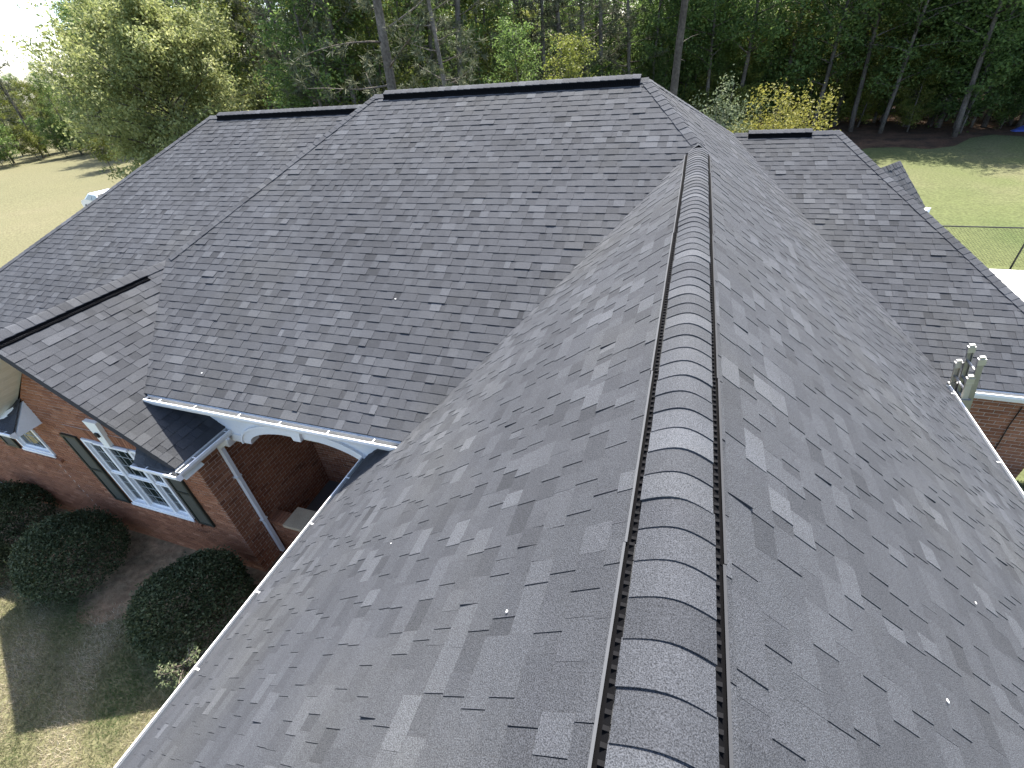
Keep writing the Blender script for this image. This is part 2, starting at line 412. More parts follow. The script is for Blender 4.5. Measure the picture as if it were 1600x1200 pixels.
# ---- caps on hips and ridges
def caps(P0, P1, d1, d2, parent, half=.145, lift=.025, r=.03, expo=.143, name='ridge_cap', prof=None, jit=.004):
    """bent cap shingles laid from P0 (low end) to P1; d1/d2 unit vectors down the two planes"""
    P0 = np.array(P0, float); P1 = np.array(P1, float); L = np.linalg.norm(P1-P0); t = (P1-P0)/L
    d1 = np.array(d1, float); d2 = np.array(d2, float)
    d1 = d1-t*np.dot(d1, t); d1 /= np.linalg.norm(d1); d2 = d2-t*np.dot(d2, t); d2 /= np.linalg.norm(d2)
    up = -(d1+d2); up /= np.linalg.norm(up)
    if prof is None:
        prof = [d1*half+up*0, d1*half*.55, d1*r-up*0.0+up*.002, (d1+d2)*r*.25+up*.004, d2*r+up*.002, d2*half*.55, d2*half]
    n1 = np.cross(d1, t); n1 = n1 if n1[2] > 0 else -n1
    N = max(1, int(round(L/expo))); ex = L/N
    for k in range(N):
        a = P0+t*(k*ex); b = P0+t*((k+1)*ex+.006)
        h0 = lift+random.uniform(-.001, .002); h1 = lift-.007
        sh = np.cross(t, up)*random.uniform(-jit, jit)
        lo = [a+p+up*h0+sh for p in prof]; hi = [b+p+up*h1+sh for p in prof]; bo = [a+p+up*(h0-.009)+sh for p in prof]
        n = len(prof); m = MB()
        tone = min(1, max(.25, random.gauss(.60, .16)))
        e0 = [lo[0]-up*.010, hi[0]-up*.010]; e1 = [lo[-1]-up*.010, hi[-1]-up*.010]
        fl = [(i, i+1, n+i+1, n+i) for i in range(n-1)]+[(i, 2*n+i, 2*n+i+1, i+1) for i in range(n-1)]
        V = lo+hi+bo+e0+e1
        fl += [(0, n, 3*n+1, 3*n), (n-1, 3*n+2, 3*n+3, 2*n-1)]
        m.faces(V, fl, tone)
        o = hb(m, name, M_SH, parent)
down_f = (0, -1, -SF); down_r = (1, 0, -S); down_l = (-1, 0, -S); down_b = (0, 1, -SF)
caps(F(0, Y1+.02), F(XR, YR), down_f, down_r, main_front, name='hip_cap')
caps(F(XW+.05, Y1+ZW/SF+.08), F(XL, YR), down_l, down_f, main_front, name='hip_cap')
caps((.80, 13.55, -.655), F(XR, YR), down_b, down_r, near_right, name='hip_cap')
caps((6.62, 7.99, -3.546), (X3, Y3, Z3), down_r, down_f, right_front, name='hip_cap')
caps((-16.85, 3.38, -3.303), (-12.105, 10.803, .5176), down_l, down_f, left_front, name='hip_cap')
caps(A_+(0, 0, 0), B_, q_, q2_, nook_a, name='ridge_cap')

# ---- vented ridges
def vent(P0, P1, w, sl_, parent, hgt=.03, half=.140, sec=1.22, caps_from=True, expo=.143, rr=.05, pale=False):
    """ridge vent strip with cap shingles; w is the horizontal side direction"""
    P0 = np.array(P0, float)+(0, 0, .013); P1 = np.array(P1, float)+(0, 0, .013); L = np.linalg.norm(P1-P0); t = (P1-P0)/L; w = np.array(w, float); up = np.array((0, 0, 1.))
    zc = lambda x: -sl_*(math.sqrt(x*x+rr*rr)-rr)
    base = lambda x: -sl_*abs(x)
    lift = hgt-(zc(half)-base(half))
    n = max(1, int(round(L/sec))); ln = L/n
    for i in range(n):
        a = P0+t*(i*ln+.002); b = P0+t*((i+1)*ln-.002); j = w*random.uniform(-.005, .005)
        m = MB()
        prof = [(x, zc(x)+lift-.004) for x in np.linspace(-half+.006, half-.006, 9)]
        inn = [(half-.006, base(half)+.001), (-half+.006, base(half)+.001)]
        m.sweep(prof+inn, a+j, b+j, w, up, .0)
        for s in (-1, 1):
            x0, x1 = half+.002, half+(.037 if pale else .028)
            m.sweep([(s*x0, base(x0)-.012), (s*x1, base(x1)-.012), (s*x1, base(x1)+.003), (s*x0, base(x0)+.003)], a+j, b+j, w, up, .0)
        body = hb(m, 'vent_section', M_VENT, parent)
        e = MB()
        for s in (-1, 1):
            x0, x1 = (half+.037, half+.045) if pale else (half+.028, half+.034); hb_ = hgt*(.55 if pale else .3)
            e.sweep([(s*x0, base(x0)), (s*x1, base(x1)), (s*x1, base(x0)+hb_), (s*x0, base(x0)+hb_)], a+j, b+j, w, up, .1)
            if pale: e.sweep([(s*(x0-.001), base(x0)+hb_+.0005), (s*(x1+.001), base(x0)+hb_+.0005), (s*(x1+.001), base(x0)+hb_+.003), (s*(x0-.001), base(x0)+hb_+.003)], a+j, b+j, w, up, .60 if s < 0 else .55)  # pale strip paints the sun's glint along the baffle's top edge
        hb(e, 'wind_baffle', M_VENT, body)
        rb = MB(); q = .0
        while q < ln-.02:
            for s in (-1, 1):
                x0 = half+.002; x1 = half+.020
                o = a+j+t*(q+.012)+w*(s*x0)+up*(base(x1)+.004)
                rb.obox(o, (t, w*s, up), (.013, .020, hgt*.4), .30)
            q += .042
        hb(rb, 'vent_rib', M_VENT, body, kind='stuff')
    pr = [w*x+up*(zc(x)+lift) for x in np.linspace(-half, half, 11)]
    caps(P0, P1, w+up*-sl_, -w+up*-sl_, parent, prof=pr, lift=.008, expo=expo)
vent((0, Y0+.05, 0), (0, Y1-.22, 0), (1, 0, 0), S, near_left, hgt=.036, rr=.10, pale=True)
caps((0, Y1-.24, .012), (0, Y1+.10, .012), down_l, down_r, near_left)
vent((XL+.28, YR, ZR), (XR-.12, YR, ZR), (0, 1, 0), SF, main_front, hgt=.085, expo=.143, rr=.04)
caps((XL, YR, ZR+.005), (XL+.28, YR, ZR+.005), down_f, down_b, main_front)
caps((XR+.02, YR, ZR+.005), (XR-.14, YR, ZR+.005), down_f, down_b, main_front)
vent((-11.75, 10.803, .5176), (-7.1, 10.803, .5176), (0, 1, 0), SF, left_front, hgt=.085, rr=.04)
caps((-12.105, 10.803, .5226), (-11.75, 10.803, .5226), down_f, down_b, left_front)
vent((1.15, Y3, Z3), (2.48, Y3, Z3), (0, 1, 0), SF, right_front, hgt=.075, rr=.04)
caps((.85, Y3, Z3+.005), (1.15, Y3, Z3+.005), down_f, down_b, right_front)
caps((X3, Y3, Z3+.005), (2.48, Y3, Z3+.005), down_f, down_b, right_front)
vent((XW, YF+.03, ZW), (XW, 5.45, ZW), (1, 0, 0), S, left_wing, hgt=.055, rr=.03)
caps((XW, 5.45, ZW+.008), (XW, 5.98, ZW+.008), down_l, down_r, left_wing)

# ---- gutters
def gutter(P0, P1, out, parent=None, every=.75, depth=.095):
    P0 = np.array(P0, float); P1 = np.array(P1, float); out = np.array(out, float); up = np.array((0, 0, 1.))
    L = np.linalg.norm(P1-P0); t = (P1-P0)/L
    pr = [(0, .0), (0, -.115), (depth-.03, -.115), (depth, -.045), (depth, 0), (depth-.018, .003), (depth-.018, -.004), (depth-.006, -.004), (depth-.006, -.043),
          (depth-.033, -.109), (.006, -.109), (.006, 0)]
    m = MB(); n = len(pr)
    A = [P0+out*x+up*z for x, z in pr]; B = [P1+out*x+up*z for x, z in pr]
    for i in range(n): m.faces(A+B, [(i, (i+1) % n, n+(i+1) % n, n+i)], .12 if i in (8, 9, 10) else .85)
    for P in (P0, P1):
        m.poly([P+out*x+up*z for x, z in pr[:5]], .85)
    g = hb(m, 'gutter', M_WHITE, parent)
    k = .3
    while k < L-.1:
        h = MB(); h.obox(P0+t*k+out*.001-up*.004, (t, out, up), (.018, depth-.008, .005), .5)
        hb(h, 'gutter_hanger', M_WHITE, g); k += every*random.uniform(.85, 1.15)
    return g
def fascia(P0, P1, out, h=.18, th=.022):
    P0 = np.array(P0, float); P1 = np.array(P1, float); out = np.array(out, float)
    m = MB(); L = np.linalg.norm(P1-P0); t = (P1-P0)/L
    m.obox(P0-out*th+np.array((0, 0, -h)), (t, out, (0, 0, 1)), (L, th, h), .8); return hb(m, 'fascia', M_WHITE)
G = -.025
gutter((-7.72, ye-.012, -2.539+G), (-3.18, ye-.012, -2.539+G), (0, -1, 0), every=.8)
fascia((-7.8, ye+.002, -2.56), (-3.1, ye+.002, -2.56), (0, -1, 0))
zl = -S*WL
gutter((-WL-.012, Y0, zl+G), (-WL-.012, 4.02, zl+G), (-1, 0, 0), every=.9)
fascia((-WL+.002, Y0, zl-.02), (-WL+.002, 4.02, zl-.02), (-1, 0, 0))
zr_ = -S*WR
gutter((WR+.012, Y0, zr_+G), (WR+.012, 7.70, zr_+G), (1, 0, 0), every=1.4)
fascia((WR-.002, 8.0, zr_-.02), (WR-.002, Y0, zr_-.02), (1, 0, 0))
gutter((4.32, 7.978, -3.546+G), (6.62, 7.978, -3.546+G), (0, -1, 0), every=5)
fascia((4.2, 7.992, -3.566), (6.62, 7.992, -3.566), (0, -1, 0))
xe = XW+WW; ze = ZW-S*WW
gutter((xe+.012, YF-.03, ze+G), (xe+.012, 4.02, ze+G), (1, 0, 0), every=.55)
fascia((xe-.002, 4.02, ze-.02), (xe-.002, YF, ze-.02), (1, 0, 0))
m = MB(); e0 = B_+q_; e1 = A_+q_; m.obox(e1+pa*.01+np.array((0, 0, -.12)), (ua, pa, (0, 0, 1)), (2.25, .10, .11), .9); hb(m, 'gutter', M_WHITE)
# rake boards and soffits of the left wing gable
YW = 3.35
m = MB()
for s in (-1, 1):
    a = np.array((XW, YF+.01, ZW-.14)); b = np.array((XW+s*WW, YF+.01, ze-.14))
    m.prism([a+(0, .03, 0), b+(0, .03, 0), b+(0, .03, -.05), a+(0, .03, -.05)], (0, .025, 0), .3)
hb(m, 'rake_board', M_WHITE)
for s in (-1, 1):
    for k in range(16):                                                   # vinyl soffit ribs
        x0 = WW*k/16; x1 = WW*(k+1)/16-.006
        a = (XW+s*x0, YF+.04, ZW-S*x0-.30); b = (XW+s*x1, YF+.04, ZW-S*x1-.30)
        m = MB(); m.prism([a, b, (b[0], YW+.02, b[2]), (a[0], YW+.02, a[2])], (0, 0, .012), .4+.3*(k % 2)); hb(m, 'soffit_panel', M_CREAM)
# cornice returns of that gable
def cornice(xa, xb):
    """little roofed box at the foot of the gable, from its inner end xa out to the eave corner xb"""
    yf0 = YF-.02; zb = -3.345
    ztop = lambda x: -2.88+(-3.34+2.88)*(x-xa)/(xb-xa)
    m = MB(); V = []
    for x in (xa, xb): V += [(x, YW, ztop(x)-.07), (x, yf0, zb-.05), (x, yf0, zb-.12), (x, YW, zb-.12)]
    m.faces(V, [(0, 1, 2, 3), (7, 6, 5, 4), (0, 4, 5, 1), (1, 5, 6, 2), (2, 6, 7, 3), (3, 7, 4, 0)], .75)
    body = hb(m, 'cornice_return', M_WHITE)
    for k in range(4):                                                    # shingle tabs, four courses
        t = 0.
        while t < .97:
            t1 = min(1, t+random.uniform(.15, .27)); s_ = MB(); V = []
            for tt in (t, t1-.004):
                x = xa+(xb-xa)*tt; zz = ztop(x); p = np.array((x, YW, zz)); q = np.array((x, yf0-.02, zb-.006))
                a_, b_ = p+(q-p)*k/4, p+(q-p)*(k+1.06)/4
                V += [a_+(0, 0, .004), b_+(0, 0, .014), b_+(0, 0, .004), a_+(0, 0, -.004)]
            s_.faces(V, [(0, 1, 2, 3), (7, 6, 5, 4), (0, 4, 5, 1), (1, 5, 6, 2), (3, 7, 4, 0)], min(1, max(0, random.gauss(.5, .12))))
            hb(s_, 'shingle_tab', M_SH, body); t = t1
    x0, x1 = min(xa, xb), max(xa, xb)
    gutter((x0, yf0-.004, zb-.005), (x1+(.10 if xb > xa else 0), yf0-.004, zb-.005), (0, -1, 0), body, every=.5, depth=.09)
cornice(-7.72, xe); cornice(-10.68, XW-WW)

# ------------------------------------------------------------------ brick walls
BR = []
BH, BWid, MJ = .0620, .196, .0135
def brick_wall(poly_uv, o, u, up, n, holes=(), zoff=0., name='wall', thick=.22):
    """poly_uv convex polygon in (u,v); bricks in running bond, mortar recessed; holes are (u0,v0,u1,v1)"""
    o = np.array(o, float); u = np.array(u, float); up = np.array(up, float); n = np.array(n, float)
    eg = edges_of(poly_uv); v0 = min(p[1] for p in poly_uv); v1 = max(p[1] for p in poly_uv); u0 = min(p[0] for p in poly_uv); u1 = max(p[0] for p in poly_uv)
    wall = MB(); rows = int((v1-v0)/(BH+MJ))+1; lst = []
    for k in range(rows):
        va = v0+k*(BH+MJ); vb = va+BH; vc = (va+vb)/2
        cuts = [u0]
        iv = [(u0, u1)]
        for (a, b, c, d) in holes:
            if b < vc < d:
                nv = []
                for (p, q) in iv:
                    if c <= p or a >= q: nv.append((p, q)); continue
                    if a > p: nv.append((p, a))
                    if c < q: nv.append((c, q))
                iv = nv
        for (p, q) in iv:
            c_ = clip([(p, va-MJ/2), (q, va-MJ/2), (q, vb+MJ/2), (p, vb+MJ/2)], eg)
            if c_: wall.prism([o+u*a+up*b for a, b in c_], -n*thick, .5)
            x = u0-(k % 2)*(BWid+MJ)/2
            while x < q:
                a, b = max(x, p), min(x+BWid, q)
                if b-a > .03:
                    c_ = clip([(a, va), (b, va), (b, vb), (a, vb)], eg)
                    if c_ and parea(c_) > 6e-4: lst.append(c_)
                x += BWid+MJ
    W = hb(wall, name, M_MORT)
    for c_ in lst:
        h = .007+random.uniform(-.0015, .002); m_ = len(c_)
        top = [o+u*a+up*b+n*h for a, b in c_]; bot = [o+u*a+up*b-n*.002 for a, b in c_]
        if np.dot(np.cross(top[1]-top[0], top[2]-top[1]), n) < 0: top = top[::-1]; bot = bot[::-1]
        fs = [tuple(range(m_))]+[(i, m_+i, m_+(i+1) % m_, (i+1) % m_) for i in range(m_)]
        px, py, dp = project(sum(top)/m_); sa = 0
        if dp > .2 and 0 < px < 1600 and 0 < py < 1200 and np.dot(CAM-top[0], n) > 0:
            q = [project(t_) for t_ in top]; sa = parea([(a_, b_) for a_, b_, _ in q])
            if px > 200 and 4.3 > top[0][0] > -6.7: sa *= .2
        BR.append((sa, W, top+bot, fs, min(1, max(0, random.gauss(.55, .15)))))
    return W
up = (0, 0, 1)
# left wing front and the flush wall beyond it, with the two window openings
def U(x): return x+16.6
holes = [(U(-9.82), -5.40-ZG, U(-8.15), -3.62-ZG), (U(-12.22), -4.44-ZG, U(-11.22), -3.30-ZG)]
xg0, xg1 = -7.1, XW*2+7.1
gable = [(U(xg0)-.004, 0), (U(xg0)-.004, ze-.22-ZG), (U(XW), ZW-.30-ZG), (U(xg1), ze-.22-ZG), (U(xg1), 0)]
front_wall = brick_wall(gable, (-16.6, YW, ZG), (1, 0, 0), up, (0, -1, 0), holes)
holes2 = [(U(-12.22), -4.44-ZG, U(-11.22), -3.30-ZG)]
brick_wall([(0, 0), (U(xg1)-.003, 0), (U(xg1)-.003, -3.45-ZG), (0, -3.45-ZG)], (-16.6, YW, ZG), (1, 0, 0), up, (0, -1, 0), holes2)
# side of the left wing / porch left wall, porch back wall, near wing walls, right wing
brick_wall([(0, 0), (2.25, 0), (2.25, -3.42-ZG), (0, -3.42-ZG)], (-7.1, YW-.002, ZG), (0, 1, 0), up, (1, 0, 0), thick=.1)
brick_wall([(.0, 0), (1.60, 0), (1.60, .75), (0, .75)], (-7.1, 4.0, -3.40), (0, 1, 0), up, (1, 0, 0))
brick_wall([(0, 0), (3.4, 0), (3.4, 4.1), (0, 4.1)], (-7.1, 5.6, ZG), (1, 0, 0), up, (0, -1, 0))
brick_wall([(0, 0), (6.7, 0), (6.7, -3.42-ZG), (0, -3.42-ZG)], (-3.72, -1.1, ZG), (0, 1, 0), up, (-1, 0, 0))
brick_wall([(0, 0), (9.3, 0), (9.3, -3.5-ZG), (0, -3.5-ZG)], (3.78, -1.1, ZG), (0, 1, 0), up, (1, 0, 0))
brick_wall([(0, 0), (2.48, 0), (2.48, -3.72-ZG), (0, -3.72-ZG)], (3.8, 8.30, ZG), (1, 0, 0), up, (0, -1, 0))
brick_wall([(0, 0), (.62, 0), (.62, .95), (0, .95)], (-7.09, 3.90, ZG), (1, 0, 0), up, (0, -1, 0))
brick_wall([(0, 0), (.36, 0), (.36, 1.08), (0, 1.08)], (-6.47, 3.82, ZG), (1, 0, 0), up, (0, -1, 0), thick=.34)
brick_wall([(0, 0), (.34, 0), (.34, 1.08), (0, 1.08)], (-6.10, 3.822, ZG), (0, 1, 0), up, (1, 0, 0), thick=.02)
# gable end of the near wing (behind the camera) and plain back walls
m = MB(); m.prism([(-3.72, -1.1, ZG), (3.78, -1.1, ZG), (3.78, -1.1, -3.3), (0, -1.1, -.2), (-3.72, -1.1, -3.3)], (0, .2, 0), .5); hb(m, 'gable_wall', M_BRICK)
m = MB(); m.box((-16.4, 14.5, ZG), (5.0, 14.7, -3.6)); m.box((-16.6, YW+.03, ZG), (-16.4, 14.5, -3.5)); m.box((6.0, 8.53, ZG), (6.18, 12.5, -3.95)); hb(m, 'back_wall', M_BRICK)
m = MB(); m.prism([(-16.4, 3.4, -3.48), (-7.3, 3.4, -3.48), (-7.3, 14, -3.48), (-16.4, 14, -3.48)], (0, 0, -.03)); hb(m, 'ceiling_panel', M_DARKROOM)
BR.sort(key=lambda s: -s[0]); rest = {}
for i, (sa, W, vs, fs, tone) in enumerate(BR):
    if i < 300: m = MB(); m.faces(vs, fs, tone); hb(m, 'brick', M_BRICK, W)
    else: rest.setdefault(W.name, (W, MB()))[1].faces(vs, fs, tone)
for W, m in rest.values(): hb(m, 'brickwork', M_BRICK, W, kind='stuff')

# ------------------------------------------------------------------ windows, shutters, porch
def window(x0, x1, z0, z1, splits, y=YW, double=True, grid=True, name='window'):
    """white frame in a brick opening; splits = inner mullion x positions"""
    fr = MB(); d = .075; yb = y+.085
    t = .055
    for (a, b) in ((x0, x0+t), (x1-t, x1)): fr.box((a, y+.002-.03, z0), (b, yb, z1), .85)
    fr.box((x0+t, y-.028, z0), (x1-t, yb, z0+t), .85); fr.box((x0+t, y-.028, z1-t), (x1-t, yb, z1), .85)
    fr.box((x0-.02, y-.05, z0-.04), (x1+.02, y-.031, z0+.012), .9)
    for sx in splits: fr.box((sx-.035, y-.02, z0+t), (sx+.035, yb, z1-t), .85)
    F_ = hb(fr, name, M_WHITE)
    xs_ = [x0+t]+[v for sx in splits for v in (sx-.035, sx+.035)]+[x1-t]
    zm = (z0+z1)/2
    for i in range(0, len(xs_), 2):
        a, b = xs_[i], xs_[i+1]
        spans = ((z0+t, zm-.02, y+.03), (zm+.02, z1-t, y+.015)) if double else ((z0+t, z1-t, y+.02),)
        if double: r_ = MB(); r_.box((a, y-.005, zm-.02), (b, yb, zm+.02), .9); hb(r_, 'meeting_rail', M_WHITE, F_)
        for (za, zb, yy) in spans:
            s_ = MB(); w = .032
            for (p, q) in ((a, a+w), (b-w, b)): s_.box((p, yy, za), (q, yy+.035, zb), .85)
            s_.box((a+w, yy, za), (b-w, yy+.035, za+w), .85); s_.box((a+w, yy, zb-w), (b-w, yy+.035, zb), .85)
            hb(s_, 'sash', M_WHITE, F_)
            nx = 3 if b-a > .6 else 2; nz = 3; aw = (b-a-2*w); ah = (zb-za-2*w); g = .010
            for ix in range(nx):
                for iz in range(nz):
                    p_ = MB(); p_.box((a+w+aw*ix/nx+g/2, yy+.014, za+w+ah*iz/nz+g/2), (a+w+aw*(ix+1)/nx-g/2, yy+.020, za+w+ah*(iz+1)/nz-g/2)); hb(p_, 'pane', M_GLASS, F_)
            mu = MB()
            for ix in range(1, nx): mu.box((a+w+aw*ix/nx-g/2, yy+.008, za+w), (a+w+aw*ix/nx+g/2, yy+.024, zb-w), .7)
            for iz in range(1, nz): mu.box((a+w, yy+.0085, za+w+ah*iz/nz-g/2), (b-w, yy+.0235, za+w+ah*iz/nz+g/2), .7)
            hb(mu, 'muntin', M_MUNT, F_)
    bk = MB(); bk.box((x0-.3, y+.45, z0-.3), (x1+.3, y+.47, z1+.3)); hb(bk, 'dark_backing', M_DARKROOM, F_)  # dark backing sheet; the room's shade is put into its colour
    return F_
win = window(-9.80, -8.17, -5.38, -3.64, (-9.33, -8.62))
window(-12.20, -11.24, -4.42, -3.32, (), double=False)
# rowlock sills
for (a, b, z) in ((-9.92, -8.05, -5.42), (-12.3, -11.14, -4.46)):
    x = a; 
    sill = MB(); sill.box((a, YW-.03, z-.085), (b, YW+.02, z-.03), .5); so = hb(sill, 'window_sill', M_MORT)
    while x < b-.02:
        m = MB(); q = [(x, YW-.062, z-.10), (x+.060, YW-.062, z-.10), (x+.060, YW-.062, z-.035), (x, YW-.062, z-.035)]
        m.prism(q, (0, .075, .02), random.uniform(.3, .9)); hb(m, 'sill_brick', M_BRICK, so); x += .071
# jack arch of soldier bricks with a white keystone, head trim
arch = MB(); arch.prism([(-9.95, YW-.012, -3.60), (-8.02, YW-.012, -3.60), (-7.92, YW-.012, -3.36), (-10.05, YW-.012, -3.36)], (0, .012, 0)); ao = hb(arch, 'jack_arch', M_MORT)
for i in range(27):
    t0, t1 = i/27, (i+.85)/27
    if .44 < t0 < .555: continue
    b0, b1 = -9.95+1.93*t0, -9.95+1.93*t1; c0, c1 = -10.05+2.13*t0, -10.05+2.13*t1
    m = MB(); m.prism([(b0, YW-.024, -3.595), (b1, YW-.024, -3.595), (c1, YW-.024, -3.365), (c0, YW-.024, -3.365)], (0, .012, 0), random.uniform(.2, .8)); hb(m, 'arch_brick', M_BRICK, ao)
m = MB(); m.prism([(-9.06, YW-.075, -3.60), (-8.91, YW-.075, -3.60), (-8.83, YW-.075, -3.05), (-9.14, YW-.075, -3.05)], (0, .078, 0), .7); hb(m, 'keystone', M_CREAM)
m = MB(); m.box((-9.40, YW-.07, -3.655), (-8.56, YW-.031, -3.605), .95); hb(m, 'window_head', M_WHITE)
m = MB(); m.box((-9.02, YW-.11, -3.36), (-8.94, YW-.077, -3.28), .2); hb(m, 'lamp_bracket', M_BLACK)
def shutter(x0, x1, z0, z1):
    m = MB(); y = YW-.045; w = .05
    for (a, b) in ((x0, x0+w), (x1-w, x1)): m.box((a, y, z0), (b, YW-.009, z1), .6)
    for z in (z0, (z0+z1)/2-w/2, z1-w): m.box((x0+w, y+.002, z), (x1-w, YW-.009, z+w), .6)
    o = hb(m, 'shutter', M_SHUT); s_ = MB(); z = z0+w
    while z < z1-w:
        s_.prism([(x0+w, y+.008, z), (x0+w, y+.02, z), (x0+w, y+.034, z+.03), (x0+w, y+.022, z+.03)], (x1-x0-2*w, 0, 0), .3); z += .036
    hb(s_, 'louvre', M_SHUT, o, kind='stuff')
shutter(-10.32, -9.90, -5.42, -3.62); shutter(-8.06, -7.66, -5.42, -3.62); shutter(-12.75, -12.33, -4.46, -3.32)
# porch: arched frieze, trim, keystone, soffit, floor, low wall and pier
YP = 3.96
def arch_pts(off, x0=-6.42, x1=-4.16, zs=-3.58, rise=.40, n=22):
    cx, a = (x0+x1)/2, (x1-x0)/2+off; return [(cx-a*math.cos(math.pi*i/n), zs+(rise+off)*math.sin(math.pi*i/n)) for i in range(n+1)]
ap = arch_pts(0)
m = MB(); zt = -2.70
bot = [(-7.12, -3.58)]+ap+[(-3.70, -3.58)]
for (xa, za), (xb, zb) in zip(bot[:-1], bot[1:]):
    if xb-xa > 1e-6: m.prism([(xa, YP, za), (xb, YP, zb), (xb, YP, zt), (xa, YP, zt)], (0, .16, 0), .75)
frz = hb(m, 'frieze_board', M_WHITE)
def band(o0, o1, proud, tone, nm):
    p0, p1 = arch_pts(o0), arch_pts(o1); m = MB()
    for i in range(len(p0)-1):
        m.prism([(p0[i][0], YP-proud, p0[i][1]), (p0[i+1][0], YP-proud, p0[i+1][1]), (p1[i+1][0], YP-proud, p1[i+1][1]), (p1[i][0], YP-proud, p1[i][1])], (0, proud+.001, 0), tone)
    zb0 = -3.58+o0*0; 
    if nm == 'arch_trim':
        m.box((-7.11, YP-proud, -3.58+.0), (p1[0][0], YP+.001, -3.42), tone); m.box((p1[-1][0], YP-proud, -3.58), (-3.72, YP+.001, -3.42), tone)
    return hb(m, nm, M_WHITE, frz)
band(.0, .15, .020, .75, 'arch_trim'); band(.150, .185, .045, .9, 'arch_moulding')
m = MB(); m.prism([(-5.36, YP-.07, -3.22), (-5.22, YP-.07, -3.22), (-5.16, YP-.07, -2.92), (-5.42, YP-.07, -2.92)], (0, .075, 0), .85); hb(m, 'keystone', M_WHITE, frz)
m = MB(); m.box((-7.7, ye+.02, -2.715), (-3.2, YP+.001, -2.702), .6); m.box((-7.05, 3.3, -3.42), (xe-.02, 4.0, -3.405), .6)
m.box((-16.8, 3.40, -3.47), (xg1-.01, YW+.0, -3.455), .6); hb(m, 'soffit', M_WHITE)
m = MB(); m.box((-7.09, YP+.161, -3.42), (-3.75, 5.6, -3.40)); hb(m, 'porch_ceiling', M_CREAM)
m = MB(); m.box((-7.08, 4.05, ZG), (-3.74, 5.58, -6.40), .3); hb(m, 'porch_floor', M_PORCH)
m = MB(); m.box((-6.52, 3.77, ZG+1.085), (-6.06, 4.21, ZG+1.16), .6); hb(m, 'pier_cap', M_STONE)
x = -7.08
while x < -6.5:
    m = MB(); m.box((x, 3.86, ZG+.955), (x+.062, 4.13, ZG+1.02), random.uniform(.2, .8)); hb(m, 'coping_brick', M_BRICK); x += .073
# downspout with elbows and corner block
m = MB()
def rect_tube(m, pts, a, b, tone=.8):
    for p, q in zip(pts[:-1], pts[1:]):
        p = np.array(p, float); q = np.array(q, float); d = q-p; L = np.linalg.norm(d); d /= L
        s1 = np.cross(d, (1, 0, 0)); s1 = np.cross(d, (0, 1, 0)) if np.linalg.norm(s1) < .1 else s1; s1 /= np.linalg.norm(s1); s2 = np.cross(d, s1)
        m.obox(p-s1*b/2-s2*a/2, (s1, s2, d), (b, a, L+.02), tone)
rect_tube(m, [(xe+.07, 3.84, ze-.13), (xe+.05, 3.84, ze-.19), (-7.035, 3.82, ze-.36), (-7.035, 3.82, ZG+.12)], .085, .065)
ds = hb(m, 'downspout', M_WHITE)
for z in (-4.4, -5.6):
    s_ = MB(); s_.box((-7.085, 3.765, z), (-6.99, 3.875, z+.03), .7); hb(s_, 'downspout_strap', M_WHITE, ds)
m = MB(); m.box((-7.06, 3.86, -3.62), (-6.86, 4.08, -3.42), .8); m.box((-7.03, 3.88, -3.70), (-6.9, 4.06, -3.623), .8); hb(m, 'corner_block', M_WHITE)
m = MB(); m.tube([(5.66, 8.275, -4.0), (5.66, 8.272, -4.4), (5.69, 8.272, -4.75), (5.72, 8.275, -5.2)], .008, 6, .3); hb(m, 'cable', M_BLACK)
m = MB(); rect_tube(m, [(4.45, 8.18, -3.68), (4.5, 8.24, -3.9), (4.5, 8.24, ZG+.1)], .085, .065, .7); hb(m, 'downspout', M_WHITE)

# ------------------------------------------------------------------ ladder leaning on the right eave
lad = thing('ladder', 'beige and silver extension ladder leaning against the right hand eave', 'ladder', (5.05, 7.6, ZG))
linv = Matrix.Translation(lad.location).inverted()
def lb(m, name, material, parent=None):
    o = m.build(name, material, parent or lad)
    if parent is None: o.matrix_parent_inverse = linv
    return o
base = np.array((4.95, 0, ZG+.02)); top_ = np.array((4.16, 0, -2.80)); ld = top_-base; LL = np.linalg.norm(ld); ld /= LL; ln_ = np.array((ld[2], 0, -ld[0]))
def rails(y0, y1, s0, s1, off, material, tone):
    for y in (y0, y1):
        o = base+ld*s0+ln_*off; o[1] = y
        m = MB(); sgn = 1 if y == y0 else -1
        m.obox(o, (ld, (0, 1, 0), ln_), (s1-s0, .012*1, .075), tone)
        m.obox(o+np.array((0, .012 if sgn > 0 else -.024, 0)), (ld, (0, 1, 0), ln_), (s1-s0, .024, .008), tone)
        m.obox(o+ln_*.067+np.array((0, .012 if sgn > 0 else -.024, 0)), (ld, (0, 1, 0), ln_), (s1-s0, .024, .008), tone)
        r_ = lb(m, 'rail', material)
        c = MB(); cc = o+ld*(s1-s0); c.obox(cc-ln_*.008+np.array((0, -.016 if sgn > 0 else -.03, 0)), (ld, (0, 1, 0), ln_), (.10, .058, .092), .9)
        c.obox(cc+ld*.10+ln_*.01+np.array((0, -.010 if sgn > 0 else -.024, 0)), (ld, (0, 1, 0), ln_), (.035, .046, .06), .9)
        lb(c, 'rail_end_cap', M_ALU, r_)
    k = s0+.2
    while k < s1-.05:
        p = base+ld*k+ln_*(off+.037)
        m = MB(); m.tube([(p[0], y0+.006, p[2]), (p[0], y1+.006, p[2])], .017, 8, .7); lb(m, 'rung', M_ALU); k += .30
rails(7.36, 7.80, 0, LL-.30, 0, M_BEIGE, .7)
rails(7.40, 7.76, 1.2, LL, .085, M_ALU, .2)
for y in (7.34, 7.78):
    m = MB(); m.obox(base+np.array((-.05, y, -.02)), np.eye(3), (.12, .06, .05), .4); lb(m, 'ladder_foot', M_BLACK)
